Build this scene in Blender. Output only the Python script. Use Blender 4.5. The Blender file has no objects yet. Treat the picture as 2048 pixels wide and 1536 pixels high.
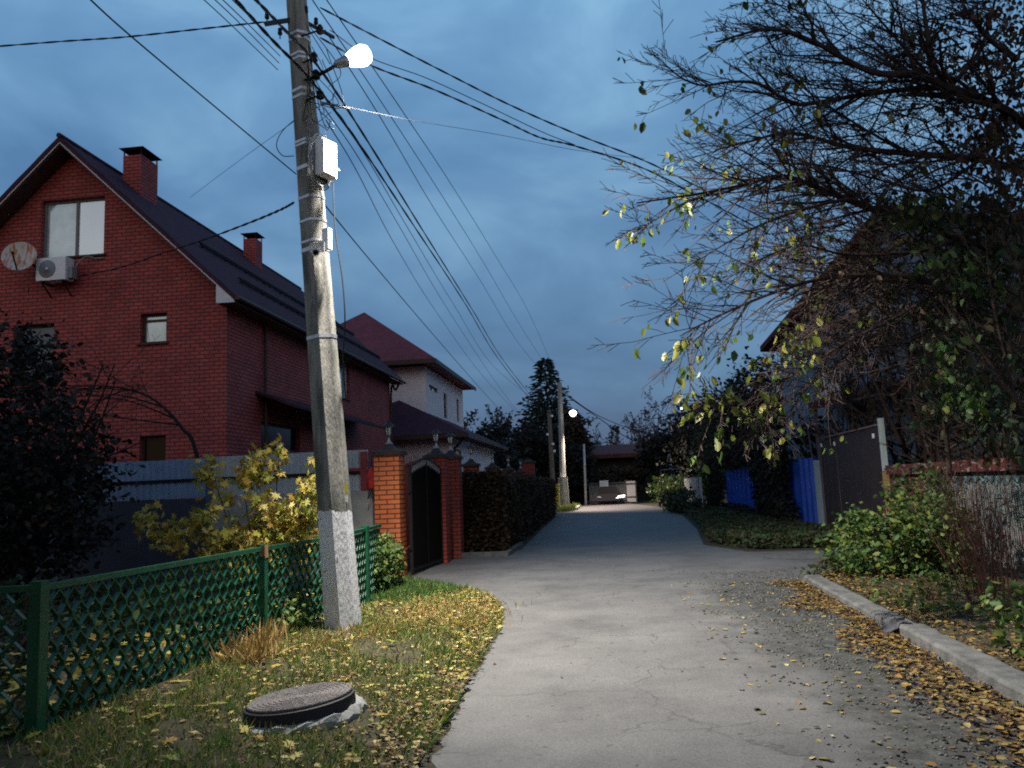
import bpy, math, random
import numpy as np
from mathutils import Vector
random.seed(7); RNG = np.random.default_rng(7)
S = bpy.context.scene
COL = S.collection
# ------------------------------------------------------------------ camera
F = 1597.; psi, th, rho = [math.radians(a) for a in (6.4, 7.4, 2.4)]
CAM = np.array([0, 0, 1.6])
cf = np.array([-math.sin(psi)*math.cos(th), math.cos(psi)*math.cos(th), math.sin(th)])
c0 = np.array([math.cos(psi), math.sin(psi), 0.]); cu0 = np.cross(c0, cf)
cr = c0*math.cos(rho)-cu0*math.sin(rho); cu = cu0*math.cos(rho)+c0*math.sin(rho)
cd = bpy.data.cameras.new('camera'); cam = bpy.data.objects.new('camera', cd); COL.objects.link(cam)
from mathutils import Matrix
cam.matrix_world = Matrix(((cr[0], cu[0], -cf[0], 0), (cr[1], cu[1], -cf[1], 0), (cr[2], cu[2], -cf[2], 1.6), (0, 0, 0, 1)))
cd.sensor_width = 36; cd.lens = F/2048*36; cd.clip_end = 2000; cd.clip_start = .05
S.camera = cam
S.view_settings.view_transform = 'Standard'; S.view_settings.look = 'None'
S.view_settings.exposure = 0; S.view_settings.gamma = 1
S.cycles.pixel_filter_type = 'BLACKMAN_HARRIS'; S.cycles.filter_width = 1.9
S.cycles.use_denoising = False; S.cycles.sample_clamp_indirect = 2.0; S.cycles.sample_clamp_direct = 12; S.cycles.max_bounces = 5; S.cycles.transparent_max_bounces = 8
# ------------------------------------------------------------------ world: overcast blue dusk
W = bpy.data.worlds.new('World'); S.world = W; W.use_nodes = True
nt = W.node_tree; nt.nodes.clear()
def N(t, k, **kw):
    n = t.nodes.new(k)
    for a, b in kw.items(): setattr(n, a, b)
    return n
def ramp(t, stops, interp='LINEAR'):
    r = N(t, 'ShaderNodeValToRGB'); r.color_ramp.interpolation = interp
    e = r.color_ramp.elements
    while len(e) < len(stops): e.new(.5)
    for i, (p, c) in enumerate(stops):
        e[i].position = p; e[i].color = (c[0], c[1], c[2], 1) if not isinstance(c, (int, float)) else (c, c, c, 1)
    return r
L = nt.links.new
SUN_EL, SUN_AZ = math.radians(1.5), math.radians(190)
sky = N(nt, 'ShaderNodeTexSky', sky_type='NISHITA', sun_disc=False, sun_elevation=SUN_EL, sun_rotation=SUN_AZ)
tc = N(nt, 'ShaderNodeTexCoord'); sp = N(nt, 'ShaderNodeSeparateXYZ'); L(tc.outputs['Generated'], sp.inputs[0])
az = N(nt, 'ShaderNodeMapRange'); az.inputs['From Min'].default_value = .15; az.inputs['From Max'].default_value = -.9
az.interpolation_type = 'SMOOTHSTEP'; L(sp.outputs['Y'], az.inputs['Value'])
el = ramp(nt, [(0, (.044, .118, .235)), (.10, (.064, .168, .34)), (.3, (.118, .265, .48)), (.56, (.175, .38, .64)), (.72, (.08, .20, .42)), (1, (.035, .10, .26))])
L(sp.outputs['Z'], el.inputs[0])
back = ramp(nt, [(0, (.02, .02, .024)), (.10, (.05, .05, .06)), (.24, (.58, .60, .66)), (.48, (.60, .66, .74)), (.72, (.10, .18, .34)), (1, (.035, .10, .26))]); L(sp.outputs['Z'], back.inputs[0])
mp = N(nt, 'ShaderNodeMapping'); mp.inputs['Scale'].default_value = (1.5, 1.2, 3.2); mp.inputs['Location'].default_value = (.7, .3, 1.1)
L(tc.outputs['Generated'], mp.inputs[0])
n1 = N(nt, 'ShaderNodeTexNoise'); n1.inputs['Scale'].default_value = 2.1; n1.inputs['Detail'].default_value = 7; n1.inputs['Roughness'].default_value = .52
n1.inputs['Distortion'].default_value = .4
L(mp.outputs[0], n1.inputs['Vector'])
cl = ramp(nt, [(.34, (.62, .72, .80)), (.5, (1, 1, 1)), (.64, (1.55, 1.38, 1.22))]); L(n1.outputs[0], cl.inputs[0])
mx = N(nt, 'ShaderNodeMix', data_type='RGBA'); L(az.outputs[0], mx.inputs[0]); L(el.outputs[0], mx.inputs[6]); L(back.outputs[0], mx.inputs[7])
mu = N(nt, 'ShaderNodeMix', data_type='RGBA', blend_type='MULTIPLY'); mu.inputs[0].default_value = 1
L(mx.outputs[2], mu.inputs[6]); L(cl.outputs[0], mu.inputs[7])
sm = N(nt, 'ShaderNodeVectorMath', operation='SCALE'); sm.inputs['Scale'].default_value = .03; L(sky.outputs[0], sm.inputs[0])
ad = N(nt, 'ShaderNodeVectorMath', operation='ADD'); L(mu.outputs[2], ad.inputs[0]); L(sm.outputs[0], ad.inputs[1])
bg = N(nt, 'ShaderNodeBackground'); bg.inputs[1].default_value = .92; L(ad.outputs[0], bg.inputs[0])
wo = N(nt, 'ShaderNodeOutputWorld'); L(bg.outputs[0], wo.inputs[0])
# the sun is below the clouds at the horizon behind the camera: only a faint soft glow is left of it
sd = bpy.data.lights.new('sun', 'SUN'); sd.energy = .04; sd.angle = math.radians(25); sd.color = (1, .8, .65)
so = bpy.data.objects.new('sun', sd); COL.objects.link(so)
so.rotation_euler = (math.radians(80), 0, math.radians(-10))

# ------------------------------------------------------------------ pixel -> world helpers (photo pixels, 2048x1536)
def ray(x, y): return cf*F + cr*(x-1024) + cu*(768-y)
def G(x, y, z=0.): d = ray(x, y); return CAM + d*(z-1.6)/d[2]
def AY(x, y, Y): d = ray(x, y); return CAM + d*Y/d[1]
def AX(x, y, X): d = ray(x, y); return CAM + d*X/d[0]
# ------------------------------------------------------------------ materials
M = {}
def pm(name, c, c2=None, scale=4., rough=.8, bump=0., bscale=30., metal=0., spec=.3, detail=6., coat=0, stretch=(1, 1, 1), island=None, trans=0., lo=.35, hi=.65):
    m = bpy.data.materials.new(name); m.use_nodes = True; t = m.node_tree; b = t.nodes['Principled BSDF']; l = t.links.new
    b.inputs['Roughness'].default_value = rough; b.inputs['Metallic'].default_value = metal
    b.inputs['Specular IOR Level'].default_value = spec; b.inputs['Coat Weight'].default_value = coat
    tcn = N(t, 'ShaderNodeTexCoord'); mpn = N(t, 'ShaderNodeMapping'); mpn.inputs['Scale'].default_value = stretch; l(tcn.outputs['Object'], mpn.inputs[0])
    col = None
    if c2 is not None:
        n = N(t, 'ShaderNodeTexNoise'); n.inputs['Scale'].default_value = scale; n.inputs['Detail'].default_value = detail; n.inputs['Roughness'].default_value = .6
        l(mpn.outputs[0], n.inputs['Vector'])
        r = ramp(t, [(lo, c), (hi, c2)]); l(n.outputs[0], r.inputs[0]); col = r.outputs[0]
    if island:
        g = N(t, 'ShaderNodeNewGeometry'); r2 = ramp(t, [(i/(len(island)), cc) for i, cc in enumerate(island)], 'CONSTANT' if len(island) > 3 else 'LINEAR'); l(g.outputs['Random Per Island'], r2.inputs[0])
        if col is None: col = r2.outputs[0]
        else:
            x = N(t, 'ShaderNodeMix', data_type='RGBA'); x.inputs[0].default_value = .75; l(col, x.inputs[6]); l(r2.outputs[0], x.inputs[7]); col = x.outputs[2]
    if col is None: b.inputs['Base Color'].default_value = (*c, 1)
    else: l(col, b.inputs['Base Color'])
    if bump:
        n = N(t, 'ShaderNodeTexNoise'); n.inputs['Scale'].default_value = bscale; n.inputs['Detail'].default_value = 5; l(mpn.outputs[0], n.inputs['Vector'])
        bb = N(t, 'ShaderNodeBump'); bb.inputs['Strength'].default_value = bump; bb.inputs['Distance'].default_value = .02; l(n.outputs[0], bb.inputs['Height']); l(bb.outputs[0], b.inputs['Normal'])
    if trans:
        tr = N(t, 'ShaderNodeBsdfTranslucent'); ms = N(t, 'ShaderNodeMixShader'); ms.inputs[0].default_value = trans
        if col is None: tr.inputs[0].default_value = (*c, 1)
        else: l(col, tr.inputs[0])
        l(b.outputs[0], ms.inputs[1]); l(tr.outputs[0], ms.inputs[2]); l(ms.outputs[0], t.nodes['Material Output'].inputs[0])
    M[name] = m; return m
def brickmat(name, c1, c2, mortar, bw=.26, rh=.1, ms=.012, rough=.75, vm=None):
    m = bpy.data.materials.new(name); m.use_nodes = True; t = m.node_tree; b = t.nodes['Principled BSDF']; l = t.links.new
    b.inputs['Roughness'].default_value = rough; b.inputs['Specular IOR Level'].default_value = .3
    tcn = N(t, 'ShaderNodeTexCoord'); s = N(t, 'ShaderNodeSeparateXYZ'); l(tcn.outputs['Object'], s.inputs[0])
    g = N(t, 'ShaderNodeNewGeometry'); sn = N(t, 'ShaderNodeSeparateXYZ'); l(g.outputs['Normal'], sn.inputs[0])
    ab = N(t, 'ShaderNodeMath', operation='ABSOLUTE'); l(sn.outputs[0], ab.inputs[0])
    gt = N(t, 'ShaderNodeMath', operation='GREATER_THAN'); gt.inputs[1].default_value = .6; l(ab.outputs[0], gt.inputs[0])
    mi = N(t, 'ShaderNodeMix', data_type='FLOAT'); l(gt.outputs[0], mi.inputs[0]); l(s.outputs[0], mi.inputs[2]); l(s.outputs[1], mi.inputs[3])
    cb = N(t, 'ShaderNodeCombineXYZ'); l(mi.outputs[0], cb.inputs[0]); l(s.outputs[2], cb.inputs[1])
    br = N(t, 'ShaderNodeTexBrick'); br.inputs['Scale'].default_value = 1; br.inputs['Brick Width'].default_value = bw; br.inputs['Row Height'].default_value = rh
    br.inputs['Mortar Size'].default_value = ms; br.inputs['Mortar Smooth'].default_value = .3; br.inputs['Bias'].default_value = -.2
    br.inputs['Color1'].default_value = (*c1, 1); br.inputs['Color2'].default_value = (*c2, 1); br.inputs['Mortar'].default_value = (*mortar, 1)
    l(cb.outputs[0], br.inputs['Vector'])
    n = N(t, 'ShaderNodeTexNoise'); n.inputs['Scale'].default_value = 1.3; n.inputs['Detail'].default_value = 9; n.inputs['Roughness'].default_value = .7; l(tcn.outputs['Object'], n.inputs['Vector'])
    r = ramp(t, [(.3, .72), (.7, 1.15)]); l(n.outputs[0], r.inputs[0])
    x = N(t, 'ShaderNodeMix', data_type='RGBA', blend_type='MULTIPLY'); x.inputs[0].default_value = 1; l(br.outputs[0], x.inputs[6]); l(r.outputs[0], x.inputs[7]); l(x.outputs[2], b.inputs['Base Color'])
    bb = N(t, 'ShaderNodeBump', invert=True); bb.inputs['Strength'].default_value = .7; bb.inputs['Distance'].default_value = .012; l(br.outputs['Fac'], bb.inputs['Height']); l(bb.outputs[0], b.inputs['Normal'])
    M[name] = m; return m
def emit(name, c, s):
    m = bpy.data.materials.new(name); m.use_nodes = True; b = m.node_tree.nodes['Principled BSDF']
    b.inputs['Base Color'].default_value = (*c, 1); b.inputs['Emission Color'].default_value = (*c, 1); b.inputs['Emission Strength'].default_value = s; M[name] = m
brickmat('house_brick', (.46, .088, .074), (.33, .06, .054), (.09, .035, .04), .26, .1, .014)
brickmat('pillar_brick', (.62, .17, .055), (.52, .13, .045), (.13, .04, .025), .30, .092, .013, .55)
brickmat('old_brick', (.30, .05, .03), (.22, .04, .03), (.07, .02, .02), .26, .09, .012)
pm('roof_tin', (.05, .018, .03), (.07, .03, .042), 3, .75, .0, metal=.0, spec=.12)
pm('roof_red', (.14, .028, .035), (.20, .045, .05), 3, .6, .5, 14)
pm('roof_rust', (.07, .02, .015), (.12, .035, .02), 3, .7)
pm('white_trim', (.72, .72, .74), (.6, .6, .62), 6, .6)
pm('black_metal', (.008, .008, .009), (.016, .014, .013), 9, .7, .2, 60, spec=.2)
pm('dark_metal', (.03, .03, .034), (.05, .048, .05), 9, .5, metal=.5)
pm('steel_band', (.55, .56, .58), (.4, .4, .42), 20, .35, metal=.6)
pm('galvanised', (.34, .35, .36), (.26, .26, .27), 20, .45, metal=.5)
pm('gate_black', (.004, .0038, .004), None, rough=.9, spec=.05)
pm('cap_metal', (.035, .024, .022), (.05, .035, .03), 6, .7)
pm('cable', (.008, .008, .010), None, rough=.6)
pm('cable_white', (.22, .22, .22), None, rough=.6)
pm('cable_grey', (.05, .05, .055), None, rough=.6)
pm('plastic_white', (.82, .83, .85), (.7, .7, .7), 8, .45)
pm('plastic_grey', (.22, .24, .25), None, rough=.5)
pm('frame_brown', (.05, .028, .022), (.07, .04, .03), 8, .5)
pm('frame_grey', (.18, .19, .20), None, rough=.5)
pm('curtain', (.62, .72, .72), (.42, .52, .54), 2.2, .12, metal=.35, spec=.9, coat=1.)
pm('curtain_bright', (.86, .94, .96), (.80, .88, .90), 1.2, .12, metal=.35, spec=.9, coat=1.)
pm('dark_glass', (.01, .02, .035), (.05, .09, .14), 3.2, .06, spec=.5, coat=.4)
pm('black_glass', (.008, .008, .009), None, rough=.15, spec=.4)
pm('plaster', (.80, .72, .74), (.70, .63, .65), 2.5, .85, .25, 40)
pm('shaded_wall', (.03, .036, .055), (.045, .05, .07), 1.5, .7)
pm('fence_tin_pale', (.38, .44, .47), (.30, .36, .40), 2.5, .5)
pm('fence_tin', (.19, .28, .44), (.15, .23, .37), 2.5, .45, spec=.4)
pm('fence_tin_red', (.26, .045, .05), (.20, .035, .04), 4, .5)
pm('fence_tin_dark', (.07, .09, .14), None, rough=.5)
pm('concrete', (.34, .34, .32), (.24, .24, .225), 3, .9, .35, 45)
pm('kerbstone', (.16, .16, .15), (.08, .08, .076), 6, .95, .5, 60)
pm('cast_iron', (.11, .09, .08), (.17, .15, .14), 12, .6, .6, 70, spec=.4)
pm('rim_rubber', (.015, .014, .018), None, rough=.6)
pm('green_paint', (.006, .092, .04), (.004, .06, .026), 7, .38, .15, 60, spec=.5)
pm('rust_bare', (.22, .12, .05), (.3, .2, .1), 15, .8)
pm('blue_paint', (.010, .085, .50), (.007, .055, .36), 2, .45, spec=.4)
pm('brown_tin', (.022, .016, .018), (.034, .024, .024), 2, .55)
pm('pale_board', (.36, .42, .42), (.26, .31, .30), 4, .8, stretch=(4, 4, .6))
pm('blue_board', (.22, .29, .36), (.13, .18, .23), 3, .8, stretch=(4, 4, .5))
pm('teal_board', (.12, .21, .22), (.05, .06, .06), 2.2, .85, stretch=(2, 2, 1), lo=.42, hi=.55)
pm('old_red_paint', (.07, .018, .014), (.20, .17, .16), 3.5, .8, stretch=(1, 1.2, 5), lo=.55, hi=.62)
pm('slat_grey', (.24, .25, .25), (.08, .07, .065), 7, .85)
pm('wood_pole', (.10, .085, .07), (.16, .14, .12), 4, .9, .4, 30, stretch=(4, 4, .4))
pm('white_plank', (.55, .54, .52), (.38, .37, .36), 4, .8)
pm('bark', (.03, .02, .018), (.055, .036, .03), 8, .9, .4, 40)
pm('bark_warm', (.16, .105, .07), (.10, .065, .045), 8, .9)
pm('bark_black', (.012, .010, .010), (.022, .016, .015), 8, .9)
pm('bark_pale', (.14, .105, .11), (.09, .065, .07), 2, .9)
pm('stem_red', (.11, .04, .03), (.16, .08, .055), 8, .8)
LY = [(.50, .40, .08), (.40, .30, .05), (.58, .50, .16), (.28, .28, .04), (.38, .24, .04), (.24, .27, .04)]
pm('maple_leaf', (.3, .2, .03), None, rough=.6, trans=.3, island=LY)
pm('fallen_leaf', (.3, .2, .05), None, rough=.7, trans=.1, island=[(.36, .25, .065), (.22, .12, .04), (.50, .41, .17), (.11, .055, .025), (.38, .29, .07), (.07, .04, .022), (.16, .15, .035), (.25, .16, .055)])
pm('old_leaf', (.3, .2, .05), None, rough=.7, trans=.1, island=[(.22, .14, .035), (.13, .07, .025), (.32, .24, .09), (.07, .035, .016), (.25, .17, .04), (.045, .028, .016), (.10, .085, .02), (.17, .10, .035), (.28, .15, .03)])
pm('branch_leaf', (.2, .25, .05), None, rough=.45, trans=.35, island=[(.08, .13, .022), (.15, .18, .03), (.05, .09, .02), (.22, .21, .05)])
pm('shrub_leaf', (.1, .2, .04), None, rough=.55, trans=.3, island=[(.05, .12, .025), (.09, .15, .035), (.04, .08, .018), (.15, .18, .035), (.07, .11, .028)])
pm('dark_leaf', (.03, .05, .02), None, rough=.6, trans=.2, island=[(.03, .055, .022), (.045, .07, .025), (.02, .035, .018), (.06, .05, .02)])
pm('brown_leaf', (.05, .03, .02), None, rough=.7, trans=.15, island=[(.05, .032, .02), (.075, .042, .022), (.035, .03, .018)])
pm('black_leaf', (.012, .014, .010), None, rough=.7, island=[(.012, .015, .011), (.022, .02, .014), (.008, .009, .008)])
pm('needle', (.018, .032, .028), None, rough=.7, island=[(.018, .034, .03), (.012, .022, .02), (.028, .045, .036)])
pm('grass_blade', (.06, .1, .02), None, rough=.6, trans=.25, island=[(.09, .18, .03), (.18, .26, .05), (.06, .13, .025), (.44, .37, .13), (.14, .22, .04), (.32, .26, .09), (.10, .08, .03)])
pm('grass_lush', (.06, .16, .02), None, rough=.6, trans=.25, island=[(.045, .12, .022), (.09, .17, .035), (.03, .08, .018)])
pm('grass_dry', (.3, .2, .06), None, rough=.7, trans=.2, island=[(.34, .23, .07), (.26, .15, .045), (.42, .31, .12)])
pm('weed_dark', (.03, .06, .02), None, rough=.6, trans=.2, island=[(.035, .07, .025), (.05, .09, .03), (.06, .05, .025)])
pm('soil', (.03, .027, .016), (.07, .058, .03), 9, .95, .9, 45)
pm('red_cloth', (.42, .03, .02), (.3, .02, .015), 6, .8)
pm('rag', (.035, .035, .04), (.09, .09, .10), 14, .9)
pm('yellow_print', (.55, .48, .06), (.42, .34, .05), 25, .7)
pm('dish_white', (.55, .54, .50), (.45, .15, .05), 3.0, .5, stretch=(5, 1, 1.1), lo=.46, hi=.60)
pm('car_paint', (.012, .012, .014), None, rough=.5, spec=.3)
emit('lamp_glow', (1, .98, .93), 9); emit('far_lamp_glow', (1, .93, .84), 8); emit('headlight_glow', (1, .97, .92), 9); emit('star_glow', (1, .95, .9), 4)
# concrete pole with whitewashed foot
def polemat():
    m = pm('pole_concrete', (.27, .26, .23), (.11, .11, .10), 3.2, .92, .5, 26, stretch=(2.4, 2.4, .45), lo=.42, hi=.62); t = m.node_tree; l = t.links.new; b = t.nodes['Principled BSDF']
    tcn = N(t, 'ShaderNodeTexCoord'); s = N(t, 'ShaderNodeSeparateXYZ'); l(tcn.outputs['Object'], s.inputs[0])
    n = N(t, 'ShaderNodeTexNoise'); n.inputs['Scale'].default_value = 9; n.inputs['Detail'].default_value = 6; l(tcn.outputs['Object'], n.inputs['Vector'])
    mm = N(t, 'ShaderNodeMath', operation='MULTIPLY_ADD'); mm.inputs[1].default_value = .16; l(n.outputs[0], mm.inputs[0]); l(s.outputs[2], mm.inputs[2])
    lt = N(t, 'ShaderNodeMath', operation='LESS_THAN'); lt.inputs[1].default_value = 1.49; l(mm.outputs[0], lt.inputs[0])
    n2 = N(t, 'ShaderNodeTexNoise'); n2.inputs['Scale'].default_value = 16; n2.inputs['Detail'].default_value = 5; l(tcn.outputs['Object'], n2.inputs['Vector'])
    chip = ramp(t, [(.31, 0.), (.34, 1.)]); l(n2.outputs[0], chip.inputs[0])
    f = N(t, 'ShaderNodeMath', operation='MULTIPLY'); l(lt.outputs[0], f.inputs[0]); l(chip.outputs[0], f.inputs[1])
    pr = ramp(t, [(.3, (.64, .64, .66)), (.7, (.74, .74, .76))]); l(n.outputs[0], pr.inputs[0])
    x = N(t, 'ShaderNodeMix', data_type='RGBA'); l(f.outputs[0], x.inputs[0]); l(b.inputs['Base Color'].links[0].from_socket, x.inputs[6]); l(pr.outputs[0], x.inputs[7]); l(x.outputs[2], b.inputs['Base Color'])
polemat()
def roadmat():
    m = bpy.data.materials.new('asphalt'); m.use_nodes = True; t = m.node_tree; b = t.nodes['Principled BSDF']; l = t.links.new; M['asphalt'] = m
    b.inputs['Roughness'].default_value = .66; b.inputs['Specular IOR Level'].default_value = .3
    tcn = N(t, 'ShaderNodeTexCoord'); O = tcn.outputs['Object']; s = N(t, 'ShaderNodeSeparateXYZ'); l(O, s.inputs[0])
    def noise(sc, d=6, r=.6):
        n = N(t, 'ShaderNodeTexNoise'); n.inputs['Scale'].default_value = sc; n.inputs['Detail'].default_value = d; n.inputs['Roughness'].default_value = r; l(O, n.inputs['Vector']); return n.outputs[0]
    def mix(f, a, c, bt='MIX'):
        x = N(t, 'ShaderNodeMix', data_type='RGBA', blend_type=bt)
        for i, v in ((0, f), (6, a), (7, c)):
            if isinstance(v, (int, float)): x.inputs[i].default_value = v
            elif isinstance(v, tuple): x.inputs[i].default_value = (*v, 1)
            else: l(v, x.inputs[i])
        return x.outputs[2]
    base = ramp(t, [(.32, (.085, .081, .077)), (.5, (.122, .117, .110)), (.68, (.152, .146, .138))]); l(noise(.9, 9, .68), base.inputs[0])
    fine = ramp(t, [(.32, .66), (.6, 1.2)]); l(noise(55, 4, .8), fine.inputs[0])
    c = mix(1, base.outputs[0], fine.outputs[0], 'MULTIPLY')
    # rough dirty shoulder on the right
    add = N(t, 'ShaderNodeMath', operation='MULTIPLY_ADD'); add.inputs[1].default_value = 2.6; l(noise(1.1, 6, .65), add.inputs[0]); l(s.outputs[0], add.inputs[2])
    sh = N(t, 'ShaderNodeMapRange'); sh.inputs['From Min'].default_value = 2.35; sh.inputs['From Max'].default_value = 3.0; l(add.outputs[0], sh.inputs['Value'])
    sh2 = N(t, 'ShaderNodeMapRange'); sh2.inputs['From Min'].default_value = 14.5; sh2.inputs['From Max'].default_value = 12.; l(s.outputs[1], sh2.inputs['Value'])
    shm = N(t, 'ShaderNodeMath', operation='MULTIPLY'); l(sh.outputs[0], shm.inputs[0]); l(sh2.outputs[0], shm.inputs[1])
    dirt = ramp(t, [(.36, (.018, .019, .016)), (.5, (.055, .055, .048)), (.64, (.12, .115, .10))]); l(noise(7, 10, .85), dirt.inputs[0])
    c = mix(shm.outputs[0], c, dirt.outputs[0])
    # ochre stains of trodden leaves
    st = ramp(t, [(.60, 0.), (.72, .75)]); l(noise(1.9, 7, .7), st.inputs[0])
    bandn = N(t, 'ShaderNodeMapRange'); bandn.inputs['From Min'].default_value = .7; bandn.inputs['From Max'].default_value = 1.6; l(s.outputs[0], bandn.inputs['Value'])
    sf = N(t, 'ShaderNodeMath', operation='MULTIPLY'); l(st.outputs[0], sf.inputs[0]); l(bandn.outputs[0], sf.inputs[1])
    c = mix(sf.outputs[0], c, (.15, .095, .04))
    # cracks and specks
    v = N(t, 'ShaderNodeTexVoronoi', feature='DISTANCE_TO_EDGE'); v.inputs['Scale'].default_value = .9
    dn = N(t, 'ShaderNodeTexNoise'); dn.inputs['Scale'].default_value = 3; dn.inputs['Detail'].default_value = 8; l(O, dn.inputs['Vector'])
    dv = N(t, 'ShaderNodeMix', data_type='RGBA', blend_type='LINEAR_LIGHT'); dv.inputs[0].default_value = .22; l(O, dv.inputs[6]); l(dn.outputs['Color'], dv.inputs[7]); l(dv.outputs[2], v.inputs['Vector'])
    cr_ = ramp(t, [(.0, 1.), (.010, 0.)]); l(v.outputs[0], cr_.inputs[0])
    cm = ramp(t, [(.44, 0.), (.54, .7)]); l(noise(.55, 3), cm.inputs[0])
    cf_ = N(t, 'ShaderNodeMath', operation='MULTIPLY'); l(cr_.outputs[0], cf_.inputs[0]); l(cm.outputs[0], cf_.inputs[1])
    c = mix(cf_.outputs[0], c, (.03, .03, .03))
    spk = ramp(t, [(.66, 0.), (.72, .8)]); l(noise(9, 3, .5), spk.inputs[0]); c = mix(spk.outputs[0], c, (.05, .045, .04))
    l(c, b.inputs['Base Color'])
    bb = N(t, 'ShaderNodeBump'); bb.inputs['Strength'].default_value = .45; bb.inputs['Distance'].default_value = .012; l(noise(38, 6, .75), bb.inputs['Height']); l(bb.outputs[0], b.inputs['Normal'])
roadmat()

# ------------------------------------------------------------------ mesh helpers
class MB:
    def __init__(s): s.v = []; s.f = []
    def add(s, vs, fs):
        o = len(s.v); s.v += [tuple(p) for p in vs]; s.f += [tuple(i+o for i in f) for f in fs]; return s
    def box(s, x0, x1, y0, y1, z0, z1):
        return s.add([(x, y, z) for z in (z0, z1) for x, y in ((x0, y0), (x1, y0), (x1, y1), (x0, y1))], [(3, 2, 1, 0), (4, 5, 6, 7), (0, 1, 5, 4), (1, 2, 6, 5), (2, 3, 7, 6), (3, 0, 4, 7)])
    def obox(s, c, ax, ay, az_, hx, hy, hz):
        c, ax, ay, az_ = [np.array(q, float) for q in (c, ax, ay, az_)]
        vs = [c+ax*hx*i+ay*hy*j+az_*hz*k for k in (-1, 1) for i, j in ((-1, -1), (1, -1), (1, 1), (-1, 1))]
        return s.add(vs, [(3, 2, 1, 0), (4, 5, 6, 7), (0, 1, 5, 4), (1, 2, 6, 5), (2, 3, 7, 6), (3, 0, 4, 7)])
    def bar(s, p, q, w, h=None, up=(0, 0, 1)):
        p, q = np.array(p, float), np.array(q, float); d = q-p; n = np.linalg.norm(d); d = d/n
        u = np.array(up, float)
        if abs(d@u) > .98: u = np.array([1., 0, 0])
        a = np.cross(d, u); a /= np.linalg.norm(a); b_ = np.cross(a, d)
        return s.obox((p+q)/2, d, a, b_, n/2, w/2, (h or w)/2)
    def tube(s, pts, r, n=6, cap=True):
        pts = [np.array(p, float) for p in pts]; m = len(pts); rs = r if hasattr(r, '__len__') else [r]*m
        vs = []; prev = None
        for i, p in enumerate(pts):
            d = pts[min(i+1, m-1)]-pts[max(i-1, 0)]; d = d/(np.linalg.norm(d)+1e-9)
            if prev is None:
                a = np.cross(d, (0, 0, 1)) if abs(d[2]) < .9 else np.cross(d, (1, 0, 0))
            else: a = prev-d*(prev@d)
            a = a/(np.linalg.norm(a)+1e-9); prev = a; b_ = np.cross(d, a)
            for k in range(n):
                t = 2*math.pi*k/n; vs.append(p+(a*math.cos(t)+b_*math.sin(t))*rs[i])
        fs = [(i*n+k, i*n+(k+1) % n, (i+1)*n+(k+1) % n, (i+1)*n+k) for i in range(m-1) for k in range(n)]
        if cap: fs += [tuple(range(n))[::-1], tuple((m-1)*n+k for k in range(n))]
        return s.add(vs, fs)
    def lathe(s, prof, c, n=16, axis=None, sq=False):
        # prof [(r,z)], around vertical through c; axis = (a,b,d) frame for another direction
        a, b_, d = (np.array((1., 0, 0)), np.array((0, 1., 0)), np.array((0, 0, 1.))) if axis is None else axis
        c = np.array(c, float); vs = []
        for r, z in prof:
            for k in range(n):
                t = 2*math.pi*(k+.5)/n; vs.append(c+(a*math.cos(t)+b_*math.sin(t))*r+d*z)
        m = len(prof)
        fs = [(i*n+k, i*n+(k+1) % n, (i+1)*n+(k+1) % n, (i+1)*n+k) for i in range(m-1) for k in range(n)]
        fs += [tuple(range(n))[::-1], tuple((m-1)*n+k for k in range(n))]
        return s.add(vs, fs)
    def prism(s, pts, z0, z1):
        n = len(pts)
        return s.add([(x, y, z0) for x, y in pts]+[(x, y, z1) for x, y in pts], [tuple(range(n))[::-1], tuple(range(n, 2*n))]+[(i, (i+1) % n, n+(i+1) % n, n+i) for i in range(n)])
    def poly3(s, pts, thick):
        # planar polygon extruded along vector thick
        n = len(pts); pts = [np.array(p, float) for p in pts]; t = np.array(thick, float)
        return s.add(pts+[p+t for p in pts], [tuple(range(n))[::-1], tuple(range(n, 2*n))]+[(i, (i+1) % n, n+(i+1) % n, n+i) for i in range(n)])
def rootloc(p):
    while p.parent: p = p.parent
    return np.array(p.location)
def mkobj(name, verts, faces, mat, parent=None, smooth=False):
    me = bpy.data.meshes.new(name)
    v = np.asarray(verts, dtype=np.float64)
    off = rootloc(parent) if parent is not None else np.zeros(3)
    v = v-off
    if isinstance(faces, np.ndarray):
        k = faces.shape[1]; me.vertices.add(len(v)); me.vertices.foreach_set('co', v.ravel())
        me.loops.add(faces.size); me.loops.foreach_set('vertex_index', faces.ravel().astype(np.int32))
        me.polygons.add(len(faces)); me.polygons.foreach_set('loop_start', np.arange(0, faces.size, k, dtype=np.int32))
        me.update(calc_edges=True)
    else:
        me.from_pydata([tuple(p) for p in v], [], faces); me.update()
    me.materials.append(M[mat])
    if smooth: me.polygons.foreach_set('use_smooth', [True]*len(me.polygons))
    o = bpy.data.objects.new(name, me); COL.objects.link(o)
    if parent is not None: o.parent = parent
    return o
def part(name, mb, mat, parent=None, smooth=False, label=None):
    o = mkobj(name, mb.v, mb.f, mat, parent, smooth)
    if label: o['label'] = label
    return o
def tag(o, label, cat, group=None):
    o['label'] = label; o['category'] = cat
    if group: o['group'] = group
    return o
def thing(name, label, cat, loc=(0, 0, 0), group=None):
    o = bpy.data.objects.new(name, None); COL.objects.link(o); o.location = tuple(float(a) for a in loc); o.empty_display_size = .2
    return tag(o, label, cat, group)
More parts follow.
